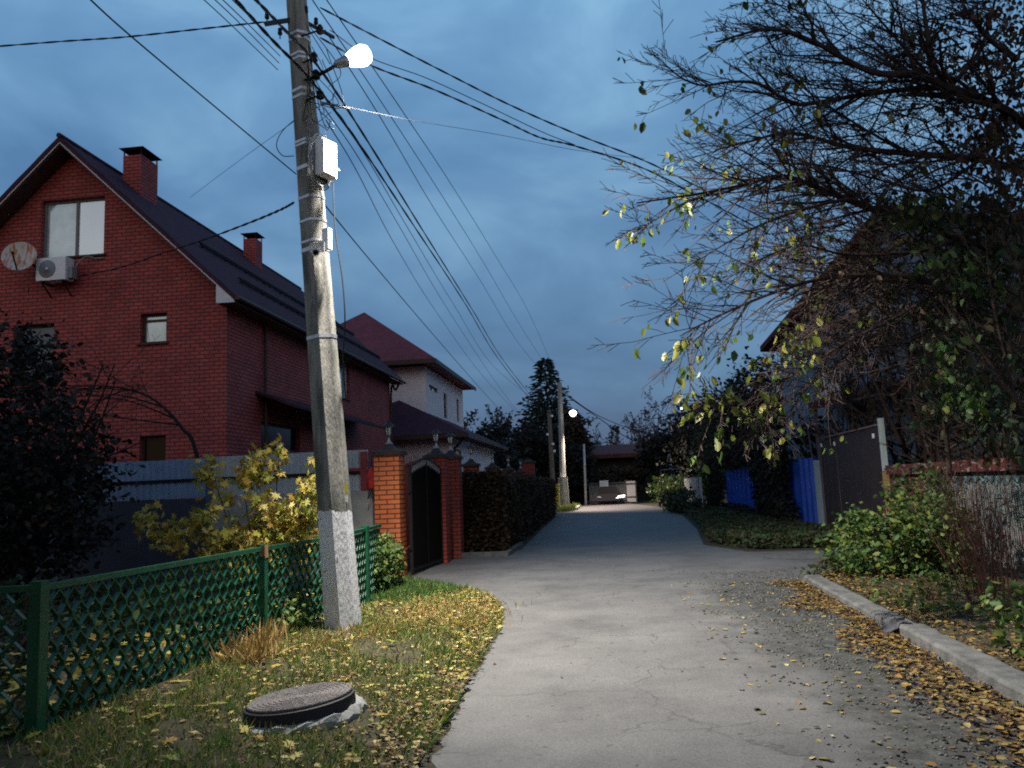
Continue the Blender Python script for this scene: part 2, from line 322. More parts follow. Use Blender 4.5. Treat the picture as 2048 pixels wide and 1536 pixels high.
def single(name, mb, mat, label, cat, group=None, smooth=False):
    # one-mesh thing: origin moved to the middle of its base
    v = np.array(mb.v); c = (v.min(0)+v.max(0))/2; c[2] = v[:, 2].min()
    o = mkobj(name, v-c, mb.f, mat, None, smooth); o.location = tuple(c); return tag(o, label, cat, group)
def struct(name, mb, mat):
    o = mkobj(name, mb.v, mb.f, mat); o['kind'] = 'structure'; return o
def stuff(o, label=None): o['kind'] = 'stuff'; return o
def dup(root, loc, label, group=None):
    r = root.copy(); COL.objects.link(r); r.location = tuple(float(a) for a in loc); r['label'] = label
    if group: r['group'] = group
    for ch in list(root.children):
        c = ch.copy(); COL.objects.link(c); c.parent = r
        for g in ch.children:
            d = g.copy(); COL.objects.link(d); d.parent = c
    return r
def spline(pts, n=10):
    P = [np.array(p, float) for p in pts]; P = [2*P[0]-P[1]]+P+[2*P[-1]-P[-2]]; out = []
    for i in range(1, len(P)-2):
        for k in range(n):
            t = k/n; a, b_, c, d = P[i-1], P[i], P[i+1], P[i+2]
            out.append(.5*((2*b_)+(-a+c)*t+(2*a-5*b_+4*c-d)*t*t+(-a+3*b_-3*c+d)*t**3))
    out.append(P[-2]); return out
# leaf clouds, numpy
OVAL = (np.array([(0, 0, 0), (.28, .3, .06), (.24, .7, .05), (0, 1, -.08), (-.24, .7, .05), (-.28, .3, .06)]), np.array([(0, 1, 2, 3), (0, 3, 4, 5)]))
DIAM = (np.array([(0, 0, 0), (.36, .45, .08), (0, 1, 0), (-.36, .45, .08)]), np.array([(0, 1, 2, 3)]))
_mp = []
for k, (a, r) in enumerate([(-90, .12), (-50, .55), (-28, .30), (8, .78), (32, .38), (62, .72), (78, .45), (90, 1.), (102, .45), (118, .72), (148, .38), (172, .78), (208, .30), (230, .55)]):
    _mp.append((r*math.cos(math.radians(a)), .35+r*math.sin(math.radians(a))*.75, .05*math.sin(k*2.1)))
MAPLE = (np.array([(0, .35, .04)]+_mp), np.array([(0, 1+i, 1+(i+1) % 14) for i in range(14)]))
BLADE = (np.array([(-.05, 0, 0), (.05, 0, 0), (.02, .55, .07), (0, 1, .25)]), np.array([(0, 1, 2, 3)]))
def leaves(name, P, size, mat, parent=None, shape=DIAM, droop=0., flat=0., jit=.35, rng=RNG, dirs=None):
    P = np.asarray(P); n = len(P); T, Fc = shape
    th_ = rng.uniform(0, 2*math.pi, n)
    if dirs is None:
        zz = rng.uniform(-1, 1, n)*(1-flat)
        d = np.stack([np.cos(th_), np.sin(th_), zz - droop*1.8], 1)
    else: d = dirs+rng.normal(0, .25, (n, 3))
    d /= np.linalg.norm(d, axis=1)[:, None]
    rn = rng.normal(0, 1, (n, 3)); rn[:, 2] += flat*6; rn -= d*(rn*d).sum(1)[:, None]; rn /= np.linalg.norm(rn, axis=1)[:, None]
    a = np.cross(d, rn); s = size*(1+rng.uniform(-jit, jit, n))
    V = P[:, None, :]+s[:, None, None]*(T[None, :, 0, None]*a[:, None]+T[None, :, 1, None]*d[:, None]+T[None, :, 2, None]*rn[:, None])
    Fa = Fc[None]+(np.arange(n)*len(T))[:, None, None]
    return mkobj(name, V.reshape(-1, 3), Fa.reshape(-1, Fc.shape[1]), mat, parent)
def clumps(c, R, nc, nl, spread, rng=RNG, shell=.35, zmin=.05):
    c = np.array(c); R = np.array(R); u = rng.normal(0, 1, (nc, 3)); u /= np.linalg.norm(u, axis=1)[:, None]
    rad = (rng.uniform(shell**3, 1, nc))**(1/3); K = c+u*R*rad[:, None]
    P = np.repeat(K, nl, 0)+rng.normal(0, 1, (nc*nl, 3))*np.array(spread)*np.repeat(rng.uniform(.5, 1.4, nc), nl)[:, None]
    return P[P[:, 2] > zmin]
def inblob(c, R, n, rng=RNG, zmin=.03):
    u = rng.normal(0, 1, (n, 3)); u /= np.linalg.norm(u, axis=1)[:, None]; P = np.array(c)+u*np.array(R)*(rng.uniform(0, 1, n)**(1/2.2))[:, None]; return P[P[:, 2] > zmin]
class Tree:
    def __init__(s, seed): s.r = random.Random(seed); s.mb = MB(); s.tips = []
    def grow(s, p, d, length, r, lev, wob=.25, up=0., kids=(6, 5), ratio=.5, ang=(.5, 1.1), nseg=6, rmin=.003, sides=None):
        R = s.r; p = np.array(p, float); d = np.array(d, float); d /= np.linalg.norm(d); pts = [p]; seg = length/nseg
        for i in range(nseg):
            d = d+np.array([R.gauss(0, wob), R.gauss(0, wob), R.gauss(0, wob)+up])*.5; d /= np.linalg.norm(d); p = p+d*seg; pts.append(p)
        s.along(pts, r, lev, wob, up, kids, ratio, ang, nseg, rmin, length)
    def along(s, pts, r, lev, wob=.25, up=0., kids=(6, 5), ratio=.5, ang=(.5, 1.1), nseg=6, rmin=.003, length=None, start=.15):
        R = s.r; m = len(pts)-1
        rs = [max(rmin, r*(1-.85*i/m)) for i in range(m+1)]
        s.mb.tube(pts, rs, 6 if r > .03 else (4 if r > .012 else 3), cap=False)
        if length is None: length = sum(np.linalg.norm(np.array(pts[i+1])-np.array(pts[i])) for i in range(m))
        if lev <= 0: s.tips.append((pts[-1], np.array(pts[-1])-np.array(pts[-2]), pts)); return
        for k in range(kids[0] if lev >= len(kids) else kids[len(kids)-lev]):
            t = R.uniform(start, .98)*m; i = min(int(t), m-1); f = t-i; P0 = np.array(pts[i])*(1-f)+np.array(pts[i+1])*f
            d0 = np.array(pts[i+1])-np.array(pts[i]); d0 = d0/(np.linalg.norm(d0)+1e-9)
            q = np.array([R.gauss(0, 1), R.gauss(0, 1), R.gauss(0, 1)]); q -= d0*(q@d0); q /= np.linalg.norm(q); a = R.uniform(*ang)
            s.grow(P0, d0*math.cos(a)+q*math.sin(a), length*ratio*R.uniform(.55, 1.15)*(1-.45*t/m), max(rmin, rs[i]*.55), lev-1, wob, up, kids, ratio, ang, max(4, nseg-1), rmin)
        s.tips.append((pts[-1], np.array(pts[-1])-np.array(pts[-2]), pts))

# ================================================================== SETTING
def sheet(name, pts, z, mat, sub=None):
    return struct(name, MB().add([(x, y, z) for x, y in pts], [tuple(range(len(pts)))]), mat)
g = struct('ground', MB().add([(-400, -60, 0), (400, -60, 0), (400, 900, 0), (-400, 900, 0)], [(0, 1, 2, 3)]), 'soil')
def rough_edge(pts, amp, step=.12, rng=random.Random(3)):
    out = []
    for i in range(len(pts)-1):
        a, b_ = np.array(pts[i], float), np.array(pts[i+1], float); L_ = np.linalg.norm(b_-a); k = max(1, min(80, int(L_/step)))
        nrm = np.array([-(b_-a)[1], (b_-a)[0]])/(L_+1e-9)
        for j in range(k): out.append(tuple(a+(b_-a)*j/k+nrm*rng.uniform(-amp, amp)))
    out.append(pts[-1]); return out
left = [(-.9, -3), (-1.1, 4.8), (-1.15, 5.4), (-1.25, 7.5), (-1.28, 9.4), (-1.45, 10.9), (-1.9, 12.3), (-2.6, 13.2), (-3.75, 14.5), (-3.8, 18.6), (-2.75, 19.2), (-2.3, 21), (-2.5, 30), (-2.75, 43.5), (-4.5, 44.5), (-4.6, 47), (-2.4, 49), (-1.9, 62), (-2, 74)]
right = [(1.6, 74), (1.9, 62), (3.3, 52), (3.4, 38), (2.85, 27), (2.3, 20.5), (3.0, 18.2), (4.7, 18.0), (5.85, 17.9), (5.85, 15.6), (4.0, 15.1), (3.0, 12.8), (2.5, -3)]
sheet('road', rough_edge(left, .03)+rough_edge(right, .02), .004, 'asphalt')
dr = MB().add([(x, y, .008) for x, y in rough_edge([(3.3, 17.95), (5.8, 17.85), (5.8, 16.5), (4.0, 16.1), (3.0, 16.5), (3.3, 17.95)], .08)[:-1]], [tuple(range(len(rough_edge([(3.3, 17.95), (5.8, 17.85), (5.8, 16.5), (4.0, 16.1), (3.0, 16.5), (3.3, 17.95)], .08))-1))])
struct('driveway', dr, 'kerbstone')
# verge mound, left
def mound(name, poly, h, mat, step=.14, seed=1, edge=.5):
    rng = random.Random(seed); xs = [p[0] for p in poly]; ys = [p[1] for p in poly]
    def inside(x, y):
        c = False; n = len(poly)
        for i in range(n):
            x1, y1 = poly[i]; x2, y2 = poly[(i+1) % n]
            if (y1 > y) != (y2 > y) and x < (x2-x1)*(y-y1)/(y2-y1)+x1: c = not c
        return c
    def dist(x, y):
        m = 9e9; n = len(poly)
        for i in range(n):
            a = np.array(poly[i]); b_ = np.array(poly[(i+1) % n]); p = np.array((x, y)); t = max(0, min(1, ((p-a)@(b_-a))/((b_-a)@(b_-a)+1e-9))); m = min(m, np.linalg.norm(p-a-(b_-a)*t))
        return m
    nx = int((max(xs)-min(xs))/step)+2; ny = int((max(ys)-min(ys))/step)+2; V = []; idx = {}; Fs = []
    for j in range(ny):
        for i in range(nx):
            x = min(xs)-step/2+i*step; y = min(ys)-step/2+j*step
            if inside(x, y):
                z = .008+h*min(1, dist(x, y)/edge)+rng.uniform(-.01, .01)*1.2
                idx[i, j] = len(V); V.append((x+rng.uniform(-.02, .02), y+rng.uniform(-.02, .02), max(.008, z)))
    for (i, j) in list(idx):
        if (i+1, j) in idx and (i, j+1) in idx and (i+1, j+1) in idx: Fs.append((idx[i, j], idx[i+1, j], idx[i+1, j+1], idx[i, j+1]))
    mb = MB(); mb.v = V; mb.f = Fs; o = struct(name, mb, mat); o.data.polygons.foreach_set('use_smooth', [True]*len(Fs)); return o, inside, dist
vp = [(-5.2, 2), (-1.1, 2), (-1.15, 4.8), (-1.25, 7.5), (-1.3, 9.4), (-1.5, 10.9), (-1.95, 12.2), (-2.7, 13.1), (-3.7, 14.3), (-5.2, 15)]
_, vin, vdist = mound('grass_verge', vp, .05, 'soil')
rp = [(2.79, 3), (5.85, 3), (5.85, 15.4), (4.1, 15.), (3.13, 12.7)]
_, rin, rdist = mound('planting_strip', rp, .09, 'soil', seed=4)
sp_ = [(2.5, 21), (3.1, 18.6), (5.8, 18.6), (5.8, 43), (3.6, 40), (3.1, 28)]
_, sin_, _d = mound('weed_strip', sp_, .06, 'soil', seed=5, step=.3)
def scatter(inside, box, n, rng=RNG, w=None):
    out = []
    while len(out) < n:
        x = rng.uniform(box[0], box[1], 4000); y = rng.uniform(box[2], box[3], 4000)
        for a, b_ in zip(x, y):
            if inside(a, b_) and (w is None or rng.uniform() < w(a, b_)): out.append((a, b_))
            if len(out) >= n: break
    return np.array(out)
def nz(x, y, s, o=0): return .5+.25*(math.sin(x*s+o)*math.cos(y*s*1.3+o*2)+math.sin(x*s*2.3+y*s*1.7+o*3))
# grass
def near(y): return 1 if y < 9 else .7
q = scatter(vin, (-5, -1, 2.5, 14.5), 70000, w=lambda x, y: (.25+.75*nz(x, y, 2.1) > .50)*.8+.2)
P = np.c_[q, np.full(len(q), .035)]
up_ = np.tile((0, 0, 1.), (len(P), 1)); up_[:, :2] += RNG.normal(0, .65, (len(P), 2))
stuff(leaves('grass', P, .085, 'grass_blade', shape=BLADE, dirs=up_, jit=.6))
q = scatter(vin, (-4.2, -2.0, 11.2, 14.4), 9000, w=lambda x, y: 1 if (abs(x+3.2)+abs(y-12.9)*.6 < 1.25) else 0)
P = np.c_[q, np.full(len(q), .04)]; up_ = np.tile((0, 0, 1.), (len(P), 1)); up_[:, :2] += RNG.normal(0, .5, (len(P), 2))
stuff(leaves('lush_grass', P, .10, 'grass_lush', shape=BLADE, dirs=up_, jit=.6))
dc = [(-3.5, 7.6, .22, 260, .34), (-3.65, 8.4, .18, 130, .3), (-2.6, 9.0, .45, 500, .16), (-2.2, 10.3, .65, 1100, .15), (-3.0, 8.2, .35, 380, .15), (-1.7, 9.4, .35, 300, .14)]
P = []; Z = []
for x, y, r, n, h in dc:
    a = RNG.normal(0, 1, (n, 2))*r*.55; P.append(np.c_[a[:, 0]+x, a[:, 1]*1.3+y, np.full(n, .04)]); Z.append(np.full(n, h))
P = np.concatenate(P); Z = np.concatenate(Z)
for k, (lo, hi, sz) in enumerate([(0, .18, .10), (.18, .4, .24)]):
    s_ = (Z > lo) & (Z <= hi); up_ = np.tile((0, 0, 1.), (s_.sum(), 1)); up_[:, :2] += RNG.normal(0, .4, (s_.sum(), 2)); sh_ = (BLADE[0]*np.array([.35 if k else .6, 1, 1]), BLADE[1])
    stuff(leaves('dry_grass', P[s_], sz, 'grass_dry', shape=sh_, dirs=up_, jit=.5))
# fallen leaves
def lit(name, q, z, size, n_up=0.85, mat='fallen_leaf', shape=OVAL):
    P = np.c_[q, z]; o = leaves(name, P, size, mat, shape=shape, flat=n_up, jit=.5); return stuff(o)
q = scatter(vin, (-5, -1, 3, 14), 8500, w=lambda x, y: min(1, .12+.9*max(0, 1-vdist(x, y)/.6) * (x > -3.2) + .55*(y > 9)*(x > -2.6)+.25*(nz(x, y, 1.3, 2) > .6)))
lit('fallen_leaves', q, RNG.uniform(.05, .10, len(q)), .045)
q = scatter(vin, (-4, -1, 3, 13), 170); lit('pale_fallen_leaves', q, RNG.uniform(.07, .11, len(q)), .085, .8, 'maple_leaf', MAPLE)
q = scatter(lambda x, y: vin(x, y), (-3.4, -1.1, 9.3, 13), 2600, w=lambda x, y: .3+.7*(x > -2.4)); lit('yellow_leaf_litter', q, RNG.uniform(.06, .1, len(q)), .052)
def kb(x, y):   # leaves drifted against the kerb
    w_ = .16+.20*nz(0, y, 1.7, 1.)+.06*math.sin(y*3.1)+(.12 if y < 8 else 0)+(.08 if 10 < y < 12 else 0)
    xk = 2.87-.036*(12.75-y); return (x > xk-.02-w_*1.5*RNG.uniform(.25, 1.15)) and x < xk
q = scatter(kb, (1.7, 2.86, 3.8, 12.8), 4300); lit('kerbside_leaves', q, RNG.uniform(.012, .055, len(q)), .052, mat='old_leaf')
q = scatter(rin, (2.8, 5.2, 4, 14), 3800, w=lambda x, y: .25+.75*max(0, 1-(x-3.1+.036*(12.7-y))/.8)); lit('leaf_litter', q, RNG.uniform(.08, .15, len(q)), .052, mat='old_leaf')
q = scatter(lambda x, y: True, (.9, 2.8, 4.4, 13), 420); lit('scattered_leaves', q, RNG.uniform(.008, .014, len(q)), .05)
q = scatter(lambda x, y: True, (-1.2, 2.4, 4.4, 30), 70); lit('loose_leaves', q, RNG.uniform(.008, .014, len(q)), .045)
# grit on the broken shoulder
q = scatter(lambda x, y: True, (1.1, 3.0, 4.2, 14.5), 5200, w=lambda x, y: max(0, min(1, (x-1.2+.8*(nz(x, y, 2.3)-.5))/.9))*(.35+.65*(nz(x, y, 3.7, 1) > .5)))
n = len(q); oc = np.array([(1, 0, 0), (0, 1, 0), (-1, 0, 0), (0, -1, 0), (0, 0, .8), (0, 0, -.5)]); of = np.array([(0, 1, 4), (1, 2, 4), (2, 3, 4), (3, 0, 4), (1, 0, 5), (2, 1, 5), (3, 2, 5), (0, 3, 5)])
sz_ = RNG.uniform(.004, .016, n)**1.0; V = np.c_[q, np.full(n, .006)][:, None, :]+sz_[:, None, None]*oc[None]*RNG.uniform(.6, 1.3, (n, 6, 1))
pm('grit', (.1, .1, .1), None, rough=.9, island=[(.05, .05, .045), (.12, .115, .10), (.20, .19, .17), (.03, .03, .028)])
stuff(mkobj('gravel', V.reshape(-1, 3), (of[None]+(np.arange(n)*6)[:, None, None]).reshape(-1, 3), 'grit'))
# weeds on right under the blue fence and left yard
q = scatter(sin_, (2.4, 5.9, 18.5, 42), 26000, w=lambda x, y: 1 if y < 30 else .4); P = np.c_[q, RNG.uniform(.04, .28, len(q))]
stuff(leaves('weeds', P, .085, 'weed_dark', shape=DIAM, jit=.5))
q = scatter(lambda x, y: True, (-9, -3.95, 4, 13.5), 9000, w=lambda x, y: .5+.5*(nz(x, y, 1.9) > .5)); P = np.c_[q, RNG.uniform(.02, .30, len(q))**1.3]
stuff(leaves('yard_weeds', P, .12, 'weed_dark', shape=OVAL, jit=.5))
q = scatter(lambda x, y: True, (-7, -4, 4.2, 11), 1100); lit('yard_leaves', q, RNG.uniform(.02, .35, len(q)), .085, .6, 'maple_leaf', MAPLE)
# kerb
mb = MB()
for (y0, y1, dx, h) in ((8.45, 12.75, 0, .11), (4.9, 8.42, .03, .13), (.5, 4.87, .02, .12)):
    pr_ = [(2.87+dx, .0), (2.87+dx, h-.025), (2.895+dx, h), (3.10+dx, h), (3.12+dx, h-.02), (3.12+dx, 0)]
    rr = random.Random(int(y0*7)); ny = int((y1-y0)/.25)+1; vs = []
    for j in range(ny+1):
        y = y0+(y1-y0)*j/ny
        for (x, z) in pr_: vs.append((x-.036*(12.75-y)+rr.uniform(-.006, .006), y, z+(rr.uniform(-.006, .004) if z > .03 else 0)))
    n = len(pr_); fs = [(j*n+i, j*n+(i+1) % n, (j+1)*n+(i+1) % n, (j+1)*n+i)[::-1] for j in range(ny) for i in range(n)]
    fs += [tuple(range(n)), tuple(ny*n+i for i in range(n))[::-1]]; mb.add(vs, fs)
struct('kerb', mb, 'kerbstone')
mb = MB().box(-2.15, -1.95, 52.5, 58, 0, .16); struct('far_kerb', mb, 'white_plank')
mb = MB().box(-3.6, -2.4, 19.0, 19.15, 0, .12).box(-2.5, -2.38, 19.15, 22.5, 0, .1); struct('kerb_stub', mb, 'kerbstone')
q = scatter(lambda x, y: True, (-4.6, -2.1, 50, 60), 3500); P = np.c_[q, np.full(len(q), .01)]; up_ = np.tile((0, 0, 1.), (len(P), 1)); up_[:, :2] += RNG.normal(0, .5, (len(P), 2))
stuff(leaves('far_grass', P, .3, 'grass_blade', shape=BLADE, dirs=up_))

# ================================================================== NEAR POLE, LAMP
PB = np.array([-3.17, 9.4, 0.]); PT = np.array([-3.70, 9.33, 8.6]); PTOP = PB+(PT-PB)*9.1/8.6
def pax(z): return PB+(PT-PB)*z/8.6
pole = thing('utility_pole', 'leaning grey concrete utility pole with whitewashed foot and steel straps beside the green fence', 'utility pole', PB)
dC = np.array([-PB[0], -PB[1]]); dC /= np.linalg.norm(dC); rC = np.array([-dC[1], dC[0]])   # toward camera, camera right
sec = [(-.50, .02), (-.08, .40), (.30, .27), (.50, -.05), (.34, -.45), (-.36, -.42)]
def pw(z): return .43-.021*z
mb = MB(); nz_ = 6; rr = random.Random(5)
for j in range(nz_+1):
    z = 9.1*j/nz_; c = pax(z); w = pw(z)
    for k, (a, b_) in enumerate(sec):
        e = 0
        xy = rC*(a*w+e)+dC*(b_*w+e); mb.v.append((c[0]+xy[0], c[1]+xy[1], z))
n = 6; mb.f = [(j*n+i, j*n+(i+1) % n, (j+1)*n+(i+1) % n, (j+1)*n+i)[::-1] for j in range(nz_) for i in range(n)]+[tuple(nz_*n+i for i in range(n))]
part('shaft', mb, 'pole_concrete', pole)
def bandz(y):  # photo row on the pole -> height
    x = 583+(690-583)*y/1268; d = ray(x, y); t = PB[1]/d[1]; return (CAM+d*t)[2]
for y, h in ((77, .035), (88, .035), (118, .03), (127, .03), (188, .04), (201, .035), (289, .035), (296, .03), (341, .05), (400, .035), (446, .03), (487, .03), (503, .05), (676, .045)):
    z = bandz(y); c = pax(z); mb = MB(); w = pw(z)+.012; vs = []
    for zz in (z-h/2, z+h/2):
        for a, b_ in sec:
            xy = rC*(a*w)+dC*(b_*w); vs.append((c[0]+xy[0]*1.0, c[1]+xy[1], zz+a*.03))
    mb.add(vs, [(i, (i+1) % 6, 6+(i+1) % 6, 6+i)[::-1] for i in range(6)]+[(0, 1, 2, 3, 4, 5), (11, 10, 9, 8, 7, 6)]); part('strap', mb, 'steel_band', pole)
zc = bandz(45); c = pax(zc)
xa_, xb_ = AY(530, 48, 9.05), AY(668, 75, 9.9)
part('crossarm', MB().bar(xa_, c+np.array([-.05, .0, .0]), .04, .05).bar(c+np.array([.05, .02, -.01]), xb_, .03, .04), 'dark_metal', pole)
for p, hh in ((AY(534, 34, 9.07), .2), (AY(612, 22, 9.35), .2), (AY(632, 45, 9.5), .14), (AY(560, 66, 9.2), .1)):
    mb = MB().tube([p-np.array([0, 0, .08]), p], .008).lathe([(.012, 0), (.028, .01), (.03, .04), (.02, .05), (.028, .065), (.024, .09), (.008, .1)], p-np.array([0, 0, .03]), 10)
    part('insulator', mb, 'black_metal', pole)
for (px, py, rx) in ((628, 115, .05), (632, 150, .055), (640, 190, .05), (640, 60, .045)):
    p = AY(px, py, 9.2); mb = MB().lathe([(.02, -.06), (rx, -.04), (rx*.7, 0), (rx, .03), (.02, .07)], p, 10).tube([pax(p[2])+np.array([0.05, -.08, -.02]), p], .012); part('cable_clamp', mb, 'black_metal', pole)
# tangled wires hanging at the pole
mb = MB(); rr = random.Random(11)
for k in range(16):
    a = AY(600+rr.uniform(10, 45), rr.uniform(40, 240), 9.25); b_ = AY(615+rr.uniform(0, 55), rr.uniform(90, 300), 9.15)
    m_ = (a+b_)/2+np.array([rr.uniform(-.15, .35), 0, -rr.uniform(.05, .45)]); mb.tube(spline([a, m_, b_], 8), .0055, 4)
part('loose_wires', mb, 'cable', pole)
mb = MB()
for k in range(9):
    a = AY(622+rr.uniform(0, 12), rr.uniform(205, 250), 9.12); b_ = AY(622+rr.uniform(0, 22), rr.uniform(270, 320), 9.1)
    mb.tube(spline([a, (a+b_)/2+np.array([rr.uniform(-.1, .06), 0, rr.uniform(-.1, .02)]), b_], 6), .006, 4)
part('light_wires', mb, 'cable_white', pole)
mb = MB().tube(spline([AY(598, 232, 9.3), AY(565, 262, 9.3), AY(553, 290, 9.3), AY(565, 311, 9.3), AY(588, 312, 9.3)], 8), .006, 4); part('cable_loop', mb, 'cable', pole)
# equipment box with cable coil
BXc = AY(652, 318, 9.12)
box = thing('equipment_box', 'white communications box with coiled cable strapped to the leaning concrete pole under its lamp', 'electrical box', BXc)
n_ = np.array([rC[0]*.75+dC[0]*.66, rC[1]*.75+dC[1]*.66, 0]); n_ /= np.linalg.norm(n_); s2 = np.array([-n_[1], n_[0], 0])
part('cabinet', MB().obox(BXc, s2, n_, (0, 0, 1), .13, .055, .23), 'plastic_white', box)
part('cabinet_lid', MB().obox(BXc+n_*.063, s2, n_, (0, 0, 1), .118, .008, .215), 'plastic_white', box)
part('backplate', MB().obox(BXc-n_*.09, s2, n_, (0, 0, 1), .10, .03, .26), 'dark_metal', box)
mb = MB(); rr = random.Random(2)
for k in range(9):
    r_ = .17+.012*k+rr.uniform(-.01, .01); cc = BXc-n_*.075+np.array([0, 0, -.02])+s2*rr.uniform(-.015, .015)
    mb.tube([cc+s2*math.cos(t)*r_*.82+np.array([0, 0, math.sin(t)*r_*1.42])+n_*rr.uniform(-.012, .012) for t in np.linspace(0, 2*math.pi, 25)], .007, 5)
part('cable_coil', mb, 'galvanised', box)
part('bracket', MB().bar(BXc+s2*.12+np.array([0, 0, -.03]), BXc+s2*.24+np.array([0, 0, -.07]), .02), 'steel_band', box)
part('conduit', MB().bar(BXc+np.array([0, 0, .2]), BXc+np.array([0, 0, .36]), .012), 'steel_band', box)
part('conduit', MB().bar(BXc+np.array([0, 0, -.2])+n_*.04, BXc+np.array([0, 0, -.36])+n_*.04, .014), 'steel_band', box)
# small white junction plates lower
jc = AY(654, 478, 9.2)
jb = thing('junction_box', 'small white junction box with a notched bracket on the right edge of the concrete pole', 'electrical box', jc)
part('casing', MB().obox(jc, s2, n_, (0, 0, 1), .035, .05, .13), 'plastic_white', jb)
part('bracket', MB().obox(jc+s2*.05+np.array([0, 0, -.08]), s2, n_, (0, 0, 1), .025, .015, .045).obox(jc+s2*.045+np.array([0, 0, .03]), s2, n_, (0, 0, 1), .012, .012, .02), 'plastic_white', jb)
# camera
cc = AY(631, 505, 9.0)
cm = thing('security_camera', 'small round security camera strapped to the front of the concrete pole', 'camera', cc)
fx = np.array([dC[0]*.96+rC[0]*.05, dC[1]*.96+rC[1]*.05, -.25]); fx /= np.linalg.norm(fx); ax_ = np.cross(fx, (0, 0, 1)); ax_ /= np.linalg.norm(ax_); bx_ = np.cross(ax_, fx)
fr = (ax_, bx_, fx)
part('housing', MB().lathe([(.032, -.14), (.042, -.12), (.045, .03), (.045, .05), (.036, .05), (.034, .035)], cc, 16, fr), 'plastic_white', cm)
part('lens', MB().lathe([(.030, .0), (.032, .040), (.02, .044)], cc, 14, fr), 'black_glass', cm)
part('mount', MB().bar(cc-fx*.08, cc-fx*.16+np.array([0, 0, .06]), .03).obox(cc+np.array([-.01, .09, .09]), (1, 0, 0), (0, 1, 0), (0, 0, 1), .09, .015, .06), 'galvanised', cm)
# notice
nc_ = AY(694, 982, 9.35)
nt_ = thing('paper_notice', 'small yellow and white paper notice tied to the edge of the concrete pole', 'notice', nc_)
part('yellow_sheet', MB().obox(nc_+np.array([-.05, 0, .03]), (rC[0], rC[1], 0), (dC[0], dC[1], 0), (0, 0, 1), .06, .004, .07), 'yellow_print', nt_)
part('white_sheet', MB().obox(nc_+np.array([-.04, 0, -.09]), (rC[0], rC[1], 0), (dC[0], dC[1], 0), (0, 0, 1), .05, .004, .04), 'plastic_white', nt_)
# street lamp
LP = AY(722, 112, 9.28)
lamp = thing('street_lamp', 'lit bowl street lamp on a short arm from the near concrete pole', 'street lamp', pax(bandz(160)))
la = pax(bandz(165))+np.array([.1, 0, 0]); lb = AY(676, 128, 9.1)
part('arm', MB().tube(spline([la, (la+lb)/2+np.array([0, 0, -.01]), lb], 6), .022, 8), 'dark_metal', lamp)
ld = LP-lb; ld /= np.linalg.norm(ld); a1 = np.cross(ld, (0, 0, 1)); a1 /= np.linalg.norm(a1); a2 = np.cross(a1, ld)
part('housing', MB().lathe([(.03, -.05), (.05, -.02), (.062, .06), (.075, .13)], lb, 16, (a1, a2, ld)), 'galvanised', lamp, True)
bowl = MB().lathe([(.045, .09), (.07, .14), (.10, .22), (.128, .31), (.135, .38), (.115, .44), (.06, .475)], lb, 20, (a1, a2, ld))
part('bowl', bowl, 'lamp_glow', lamp, True)
def spot(name, loc, aim, energy, size, blend, col, rad, parent):
    d = bpy.data.lights.new(name, 'SPOT'); d.energy = energy; d.spot_size = math.radians(size); d.spot_blend = blend; d.color = col; d.shadow_soft_size = rad
    o = bpy.data.objects.new(name, d); COL.objects.link(o); v = Vector(aim)-Vector(loc); o.rotation_euler = v.to_track_quat('-Z', 'Y').to_euler(); o.location = tuple(float(a) for a in (np.array(loc)-np.array(rootloc(parent)))); o.parent = parent; return o
spot('lamp_light', LP+np.array([.0, -.05, -.27]), (.6, 10.6, 0), 7000, 117, .75, (1, .94, .85), .1, lamp)

# ================================================================== BRICK HOUSE
def clip(poly, n, d):   # keep n.p <= d (2d)
    out = []
    for i in range(len(poly)):
        a, b_ = poly[i], poly[(i+1) % len(poly)]; da = n[0]*a[0]+n[1]*a[1]-d; db = n[0]*b_[0]+n[1]*b_[1]-d
        if da <= 0: out.append(a)
        if (da < 0 < db) or (db < 0 < da): t = da/(da-db); out.append((a[0]+(b_[0]-a[0])*t, a[1]+(b_[1]-a[1])*t))
    return out
def holed(mb, u0, u1, z0, z1, holes, to3, depth, planes=(), flip=False):
    us = sorted({u0, u1, *[h[0] for h in holes], *[h[1] for h in holes]}); zs = sorted({z0, z1, *[h[2] for h in holes], *[h[3] for h in holes]})
    for i in range(len(us)-1):
        for j in range(len(zs)-1):
            cu_, cz = (us[i]+us[i+1])/2, (zs[j]+zs[j+1])/2
            if any(h[0] < cu_ < h[1] and h[2] < cz < h[3] for h in holes): continue
            p = [(us[i], zs[j]), (us[i+1], zs[j]), (us[i+1], zs[j+1]), (us[i], zs[j+1])]
            for n, d in planes: p = clip(p, n, d) if p else p
            if len(p) < 3: continue
            mb.add([to3(u, z, 0) for u, z in p], [tuple(range(len(p)))[::(-1 if flip else 1)]])
    for a, b_, c, d in holes:
        for (p, q_) in (((a, c), (b_, c)), ((b_, c), (b_, d)), ((b_, d), (a, d)), ((a, d), (a, c))):
            mb.add([to3(*p, 0), to3(*q_, 0), to3(*q_, depth), to3(*p, depth)], [(0, 1, 2, 3)])
HY, HX, HX2, HYb = 19.1, -9.42, -18.2, 34.7
RX = AY(118, 270, 18.5)[0]; RZ = AY(118, 272, 18.5)[2]; EX = AY(470, 590, 18.5)[0]; EZ = AY(470, 590, 18.5)[2]
slope = (RZ-EZ)/(EX-RX)
H = thing('brick_house', 'tall red brick house with a steep dark tin roof behind the blue metal fence', 'house', (RX, HY, 0))
def frontp(u, z, d): return (u, HY+d, z)
def sidep(u, z, d): return (HX-d, u, z)
